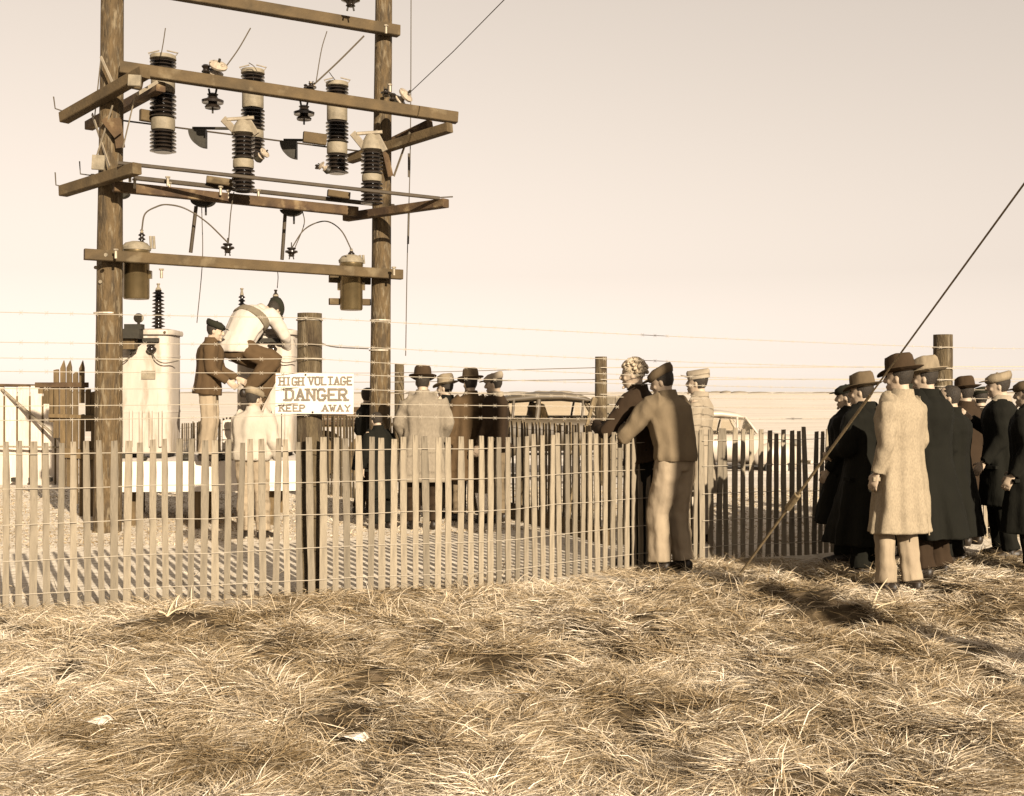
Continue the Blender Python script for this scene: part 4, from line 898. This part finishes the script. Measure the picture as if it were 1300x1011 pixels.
person(1270, 11.0, 1.74, 70, 'man in a mottled tan cap and dark coat with one hand raised', hem=.5, top=C_BLACK, legs=C_BLACK, hat='flat', hatm=C_HATT, wide=1.12, collar=C_CAPL,
       pose=dict(elR=(.28, .05, 1.15), wrR=(.2, .26, 1.30)))
person(1306, 10.0, 1.68, 55, 'figure in a black coat cut by the right edge of the picture', hem=.4, top=C_BLACK, legs=C_BLACK, hat='flat', hatm=C_HATB, wide=1.15)
person(1246, 12.9, 1.60, 15, 'boy in tan trousers and dark jacket behind the crowd near the right edge', hem=.9, top=C_DKBR, legs=C_TAN, hat='flat', hatm=C_CAP, wide=1.0)

# ------------------------------------------------------------------ vehicles beyond the fences
PAINT1 = mat('dull brown car paint', (.06, .044, .025), .6, .15, 3, bump=0, spec=.5)
PAINT2 = mat('pale dusty car paint', (.30, .255, .20), .45, .12, 3, bump=0, spec=.5)
RUB = mat('tyre rubber', (.02, .018, .015), .85, .2, 10, bump=.2)
CHR = mat('dull chrome', (.5, .45, .36), .25, .1, 5, bump=0, metal=.8)
SEAT = mat('car seat cloth', (.10, .07, .035), .9, .25, 10)
glass = bpy.data.materials.new('car window glass'); glass.use_nodes = True
_b = glass.node_tree.nodes['Principled BSDF']; _b.inputs['Transmission Weight'].default_value = 1; _b.inputs['Roughness'].default_value = .02; _b.inputs['IOR'].default_value = 1.05; _b.inputs['Base Color'].default_value = (.95, .9, .8, 1)
def car(px, D, gzv, label, paint, s=1.0, rot=0, seat=True):
    g = G(px, D, gzv); t = empty('parked_car', g, label, 'car', 'cars parked beyond the fence', math.radians(rot)); t.scale = (s, s, s)
    def bd(mb, nm, m, sm=True, sh=50): return mb.build(nm, m, t, sm, sh, world=False)
    mb = MB(); st = [((-2.25, 0, .72), .30, .12), ((-2.15, 0, .75), .62, .26), ((-1.7, 0, .82), .74, .36), ((-1.0, 0, .84), .80, .38), ((0, 0, .84), .82, .38), ((.9, 0, .84), .80, .38), ((1.1, 0, .85), .70, .36), ((1.6, 0, .84), .52, .34), ((2.1, 0, .80), .38, .30), ((2.2, 0, .78), .30, .24)]
    mb.sweep([(p, a, b_) for p, a, b_ in st], R=(0, 1, 0), n=28, power=3.2); bd(mb, 'body', paint)
    mb = MB(); mb.sweep([((-1.72, 0, 1.24), .40, .10), ((-1.5, 0, 1.42), .56, .09), ((-1.1, 0, 1.57), .62, .09), ((-.5, 0, 1.63), .65, .105), ((.1, 0, 1.635), .66, .10), ((.5, 0, 1.59), .64, .09), ((.72, 0, 1.53), .60, .05)], R=(0, 1, 0), n=24, power=3); bd(mb, 'roof', paint)
    for sd_ in (-1, 1):
        for (x0, x1, w_) in ((-1.66, -1.40, .34), (-.52, -.46, .11), (.45, .50, .05), (.95, .70, .06), (-1.05, -1.0, .06)):
            mb = MB(); mb.tube([(x0, sd_*.74, 1.18), ((x0+x1)/2, sd_*.70, 1.36), (x1, sd_*.60, 1.56)], w_*.5, 8); bd(mb, 'pillar', paint)
        for xa, xb, xt0, xt1 in ((-1.55, -1.05, -1.38, -1.0), (-1.0, -.53, -.97, -.5), (-.44, .42, -.42, .42), (.52, .9, .52, .68)):
            mb = MB(); V = [(xa, sd_*.735, 1.19), (xb, sd_*.735, 1.19), (xt1, sd_*.615, 1.55), (xt0, sd_*.615, 1.55)]; V += [(x, y-sd_*.006, z) for x, y, z in V]
            mb._add(V, [(0, 1, 2, 3), (7, 6, 5, 4), (0, 4, 5, 1), (1, 5, 6, 2), (2, 6, 7, 3), (3, 7, 4, 0)]); bd(mb, 'window', glass, False)
        for xf, L_ in ((1.45, .62), (-1.45, .62)):
            mb = MB(); mb.ell((xf, sd_*.72, .62), (L_, .20, .36), 20); bd(mb, 'fender', paint)
            mb = MB(); mb.lathe((xf, sd_*.80-.09, .36), [(.22, 0), (.35, .01), (.37, .05), (.37, .11), (.35, .15), (.22, .16)], 26, axis=(0, 1, 0)); wh = bd(mb, 'wheel', RUB)
            mb = MB(); mb.lathe((xf, sd_*.80-.10, .36), [(.10, 0), (.2, .005), (.2, .175), (.10, .18)], 20, axis=(0, 1, 0)); ri = mb.build('rim', paint, wh, True, 50, world=False)
        mb = MB(); mb.ell((2.02, sd_*.52, .92), (.12, .11, .11), 14); bd(mb, 'headlight', CHR)
        mb = MB(); mb.box((0, sd_*.86, .42), (1.9, .22, .04)); bd(mb, 'running_board', RUB, False)
        mb = MB(); mb.tube([(-.1, sd_*.83, 1.05), (.05, sd_*.85, 1.05)], .015, 6); bd(mb, 'door_handle', CHR)
    mb = MB(); V = [(1.0, -.6, 1.18), (1.0, .6, 1.18), (.74, .54, 1.52), (.74, -.54, 1.52)]; V += [(x-.006, y, z) for x, y, z in V]
    mb._add(V, [(3, 2, 1, 0), (4, 5, 6, 7), (0, 1, 5, 4), (1, 2, 6, 5), (2, 3, 7, 6), (3, 0, 4, 7)]); bd(mb, 'windscreen', glass, False)
    for xb in (-2.34, 2.34):
        mb = MB(); mb.sweep([((xb*.97, y, .48), .03, .05) for y in (-.8, -.4, 0, .4, .8)], R=(1, 0, 0), n=10); bd(mb, 'bumper', CHR)
    if seat:
        for x in (-.35, -1.15):
            mb = MB(); mb.sweep([((x, 0, .9), .62, .16), ((x-.05, 0, 1.2), .62, .18), ((x-.1, 0, 1.44), .58, .15), ((x-.1, 0, 1.50), .5, .08)], R=(0, 1, 0), n=18, power=4); bd(mb, 'seat', SEAT)
    return t
car(706, 26, -.20, 'dull brown rounded sedan parked beyond the far fence', PAINT1, 1.0, 6)
car(900, 28.5, -.62, 'pale dusty rounded car parked beyond the corner of the fence', PAINT2, 1.0, 8, False)
wg = empty('farm_wagon', G(452, 25, -.3), 'low brown wagon bed standing behind the danger sign', 'wagon')
for k in range(3):
    mb = MB(); mb.box((G(440, 25).x, 24.3, .92+k*.125), (1.9, .04, .115)); mb.build('side_board', BEAMD, wg)
mb = MB(); mb.box((G(440, 25).x, 25.0, .84), (1.86, 1.3, .06)); mb.build('bed', SLATD, wg)
for dx in (-.6, .6):
    for dy in (-.75, .75):
        mb = MB(); c0 = Vector((G(440, 25).x+dx, 25+dy-.03, .20))
        mb.lathe(c0, [(.44, 0), (.5, 0), (.5, .06), (.44, .06)], 24, axis=(0, 1, 0)); mb.lathe(c0, [(.06, -.03), (.06, .09)], 10, axis=(0, 1, 0))
        for i in range(8):
            a = math.pi*i/8*2; mb.tube([c0+Vector((0, .03, 0)), c0+Vector((.46*math.cos(a), .03, .46*math.sin(a)))], .02, 5)
        mb.build('wheel', SLATD, wg)
bx = empty('slatted_box', G(779, 22, -.1), 'pale grey slatted box showing to the right of the middle round post', 'box')
for k in range(9):
    mb = MB(); mb.box((W(779, 0, 22).x, 22-.2, .07+k*.165), (.30, .03, .15)); mb.build('plank', SLAT, bx)
for sx_ in (-1, 1):
    mb = MB(); mb.box((W(779, 0, 22).x+sx_*.12, 22, .62), (.05, .34, 1.70)); mb.build('frame_post', SLAT, bx)
tl = empty('leaning_tool', G(747, 13.6, 0), 'thin pole leaning on the far fence left of the middle round post', 'pole')
mb = MB(); mb.tube([W(735, 575, 12.9), W(751, 519, 13.1)], .02, 6); mb.tube([W(751, 519, 13.1), W(755, 506, 13.15)], .035, 6); mb.tube([Vector((W(735, 575, 12.9).x-.15, 12.8, -.02)), W(735, 575, 12.9)], .02, 6); mb.build('shaft', FARW, tl, True)

# ------------------------------------------------------------------ far tree line on the horizon
rr = random.Random(4); mb = MB(); x = -520.0; V = []; F = []
while x < 620:
    h_ = max(.3, 1.2+1.8*mnoise.noise(Vector((x*.02, 0, 0)))+1.3*mnoise.noise(Vector((x*.11, 3, 0)))); w_ = rr.uniform(5, 12)
    mb.ell((x, 930+rr.uniform(-12, 12), -.5), (w_, 8, h_+.5), 8); x += w_*rr.uniform(.6, 1.8)
TREEL = mat('distant hazy trees', (.20, .165, .12), .95, .2, .2, bump=0)
o = mb.build('tree_line', TREEL, None, True, 80); tag(o, 'thin far-off line of trees along the horizon', 'trees', kind='stuff')

# ------------------------------------------------------------------ grass (numpy-built blades, joined as stuff)
grass_m = bpy.data.materials.new('dry matted grass'); grass_m.use_nodes = True; n = grass_m.node_tree.nodes; L = grass_m.node_tree.links
b = n['Principled BSDF']; b.inputs['Roughness'].default_value = .7; b.inputs['Specular IOR Level'].default_value = .25
at = n.new('ShaderNodeAttribute'); at.attribute_name = 'tone'
rp = n.new('ShaderNodeValToRGB'); L.new(at.outputs['Fac'], rp.inputs[0])
for p, c in ((0, (.07, .044, .018)), (.3, (.19, .13, .062)), (.62, (.40, .315, .205)), (1, (.68, .59, .46))):
    e = rp.color_ramp.elements.new(p) if p not in (0, 1) else rp.color_ramp.elements[0 if p == 0 else -1]; e.position = p; e.color = (*c, 1)
L.new(rp.outputs[0], b.inputs['Base Color'])

def blades(name, N, ylo, yhi, dens, Lr, wr, elev, seed, keep, tonef):
    r = np.random.default_rng(seed); M_ = int(N*1.6)
    u = r.random(M_); p = dens     # pdf of depth ~ y^-p
    y = (ylo**(1-p)+u*(yhi**(1-p)-ylo**(1-p)))**(1/(1-p)); hw = .45*y+1.1
    x = (r.random(M_)*2-1)*hw
    k = keep(x, y, r); x, y = x[k][:N], y[k][:N]; n_ = len(x)
    L_ = r.uniform(*Lr, n_); wd = r.uniform(*wr, n_)*(.55+.45*y/7)
    az = 2*math.pi*(vnoise(x, y, .55, 11)*1.5+vnoise(x, y, .16, 12)*.9)+r.normal(0, 1.25, n_)
    el = np.abs(r.normal(elev[0], elev[1], n_)); el = np.clip(el, .02, 1.45)
    lift_ = np.clip(vnoise(x, y, .31, 61)*.75+vnoise(x, y, .11, 62)*.5-.42, 0, 1)*.16*(Lr[1] > .2)*(1-sstep(-1.2, -.2, y-fence_y(x)))*r.random(n_)**.5
    z0_ = hgt(x, y)-.005+lift_
    dx, dy = np.cos(az), np.sin(az); curl = r.normal(0, .5, n_)
    P = []; W_ = []
    for t, wf in ((0, 1.0), (.55, .9), (1.0, .0)):
        hor = L_*t*np.cos(el*(1-.35*t)); ver = L_*(t*np.sin(el)-.55*t*t*np.sin(el)*(1.0-np.minimum(el, 1)*.4))
        cx = x+dx*hor-dy*curl*L_*t*t*.35; cy = y+dy*hor+dx*curl*L_*t*t*.35
        cz = z0_+ver+r.uniform(0, .012, n_)*t
        gh = hgt(cx, cy)+.004; cz = np.maximum(cz, gh+.01*t)
        P.append(np.stack([cx, cy, cz], -1)); W_.append(wd*wf)
    tw = r.normal(0, .6, n_); side = np.stack([-dy*np.cos(tw), dx*np.cos(tw), np.sin(tw)], -1)
    V = np.zeros((n_, 5, 3))
    for i in range(2): V[:, 2*i] = P[i]-side*W_[i][:, None]/2; V[:, 2*i+1] = P[i]+side*W_[i][:, None]/2
    V[:, 4] = P[2]
    base = (np.arange(n_)*5)[:, None]
    Fq = np.array([[0, 1, 3], [0, 3, 2], [2, 3, 4]]); F = (base[:, None]+Fq[None]).reshape(-1, 3)
    tone = np.clip(tonef(x, y, r, n_), 0, 1)
    me = bpy.data.meshes.new(name); me.vertices.add(n_*5); me.vertices.foreach_set('co', V.ravel())
    me.loops.add(F.size); me.loops.foreach_set('vertex_index', F.ravel().astype(np.int32))
    me.polygons.add(len(F)); me.polygons.foreach_set('loop_start', np.arange(len(F))*3); me.polygons.foreach_set('loop_total', np.full(len(F), 3))
    me.polygons.foreach_set('use_smooth', np.ones(len(F), bool)); me.update(calc_edges=True)
    a = me.attributes.new('tone', 'FLOAT', 'POINT'); a.data.foreach_set('value', np.repeat(tone, 5).astype(np.float32))
    me.materials.append(grass_m); o = bpy.data.objects.new(name, me); COL.objects.link(o); tag(o, kind='stuff'); return o
def k_near(x, y, r):
    hole = (vnoise(x, y, .34, 21) < .30) & (r.random(len(x)) < .95)
    hole |= (vnoise(x, y, .12, 22) < .22) & (r.random(len(x)) < .85)
    return (y < fence_y(x)+.05) & ~hole
def t_near(x, y, r, n_):
    return .50+.42*(vnoise(x, y, .8, 31)-.45)+.34*(vnoise(x, y, .2, 32)-.5)+r.normal(0, .21, n_)
g1 = blades('dry_grass', 420000, 3.9, 10.9, 1.9, (.05, .21), (.0024, .0048), (.13, .30), 1, k_near, t_near); tag(g1, 'matted dry grass lying in swirls across the foreground', 'grass')
g2 = blades('grass_tufts', 11000, 3.9, 12.5, 1.2, (.08, .30), (.0028, .005), (.75, .35), 2, lambda x, y, r: (vnoise(x, y, .5, 41) > .62) & (y < fence_y(x)+1.2), lambda x, y, r, n_: .5+r.normal(0, .2, n_)); tag(g2, 'upright dry grass tufts scattered through the foreground', 'grass')
g3 = blades('yard_stubble', 45000, 8.3, 19, 1.1, (.02, .06), (.004, .008), (.4, .4), 3, lambda x, y, r: (y > fence_y(x)+3.6-np.clip(x, 0, 9)) & (y > fence_y(x)+.3), lambda x, y, r, n_: .50+.3*(vnoise(x, y, .5, 51)-.5)+r.normal(0, .14, n_)); tag(g3, 'short pale stubble inside the fenced yard', 'grass')
# long weed stalks by the fence
r = random.Random(9)
def stalk(px, D, tips, label):
    g = G(px, D, 0); g.z = gz(g.x, g.y); t = empty('weed_stalk', g, label, 'plant', 'dry weed stalks')
    for dx, dz in tips:
        mb = MB(); mb.tube(cat_curve([g, g+Vector((dx*.4, 0, dz*.55)), g+Vector((dx, -.03, dz))], 5), [.005]*10+[.002], 5); mb.build('stem', STRAWN, t)
stalk(1107, 8.25, [(.10, .24), (-.03, .20), (.16, .08), (.02, .12)], 'pale weed stalk standing in front of the tweed-coated man\'s feet')
stalk(212, 8.1, [(.09, .15), (.15, .08), (-.05, .04)], 'pale bent straw leaning against the near fence at the left')
for i, (px, py, s) in enumerate(((452, 933, .055), (122, 925, .07))):
    D = CAM_H*FPX/(py-497)
    g = G(px, D); mb = MB(); V = []; rr = random.Random(i)
    for z in (0, .006):
        for k in range(7):
            a = 2*math.pi*k/7; q = s*rr.uniform(.8, 1.2); V.append((g.x+q*math.cos(a), g.y+q*.8*math.sin(a), gz(g.x, g.y)+.07+z+.01*math.sin(a*2)))
    mb._add(V, [tuple(range(6, -1, -1)), tuple(range(7, 14))]+[(k, (k+1) % 7, 7+(k+1) % 7, 7+k) for k in range(7)]); o = mb.build('paper_scrap', PAPER)
    tag(o, ['small white paper scrap in the grass, bottom centre-left', 'pale crumpled scrap in the grass near the lower left corner'][i], 'paper')
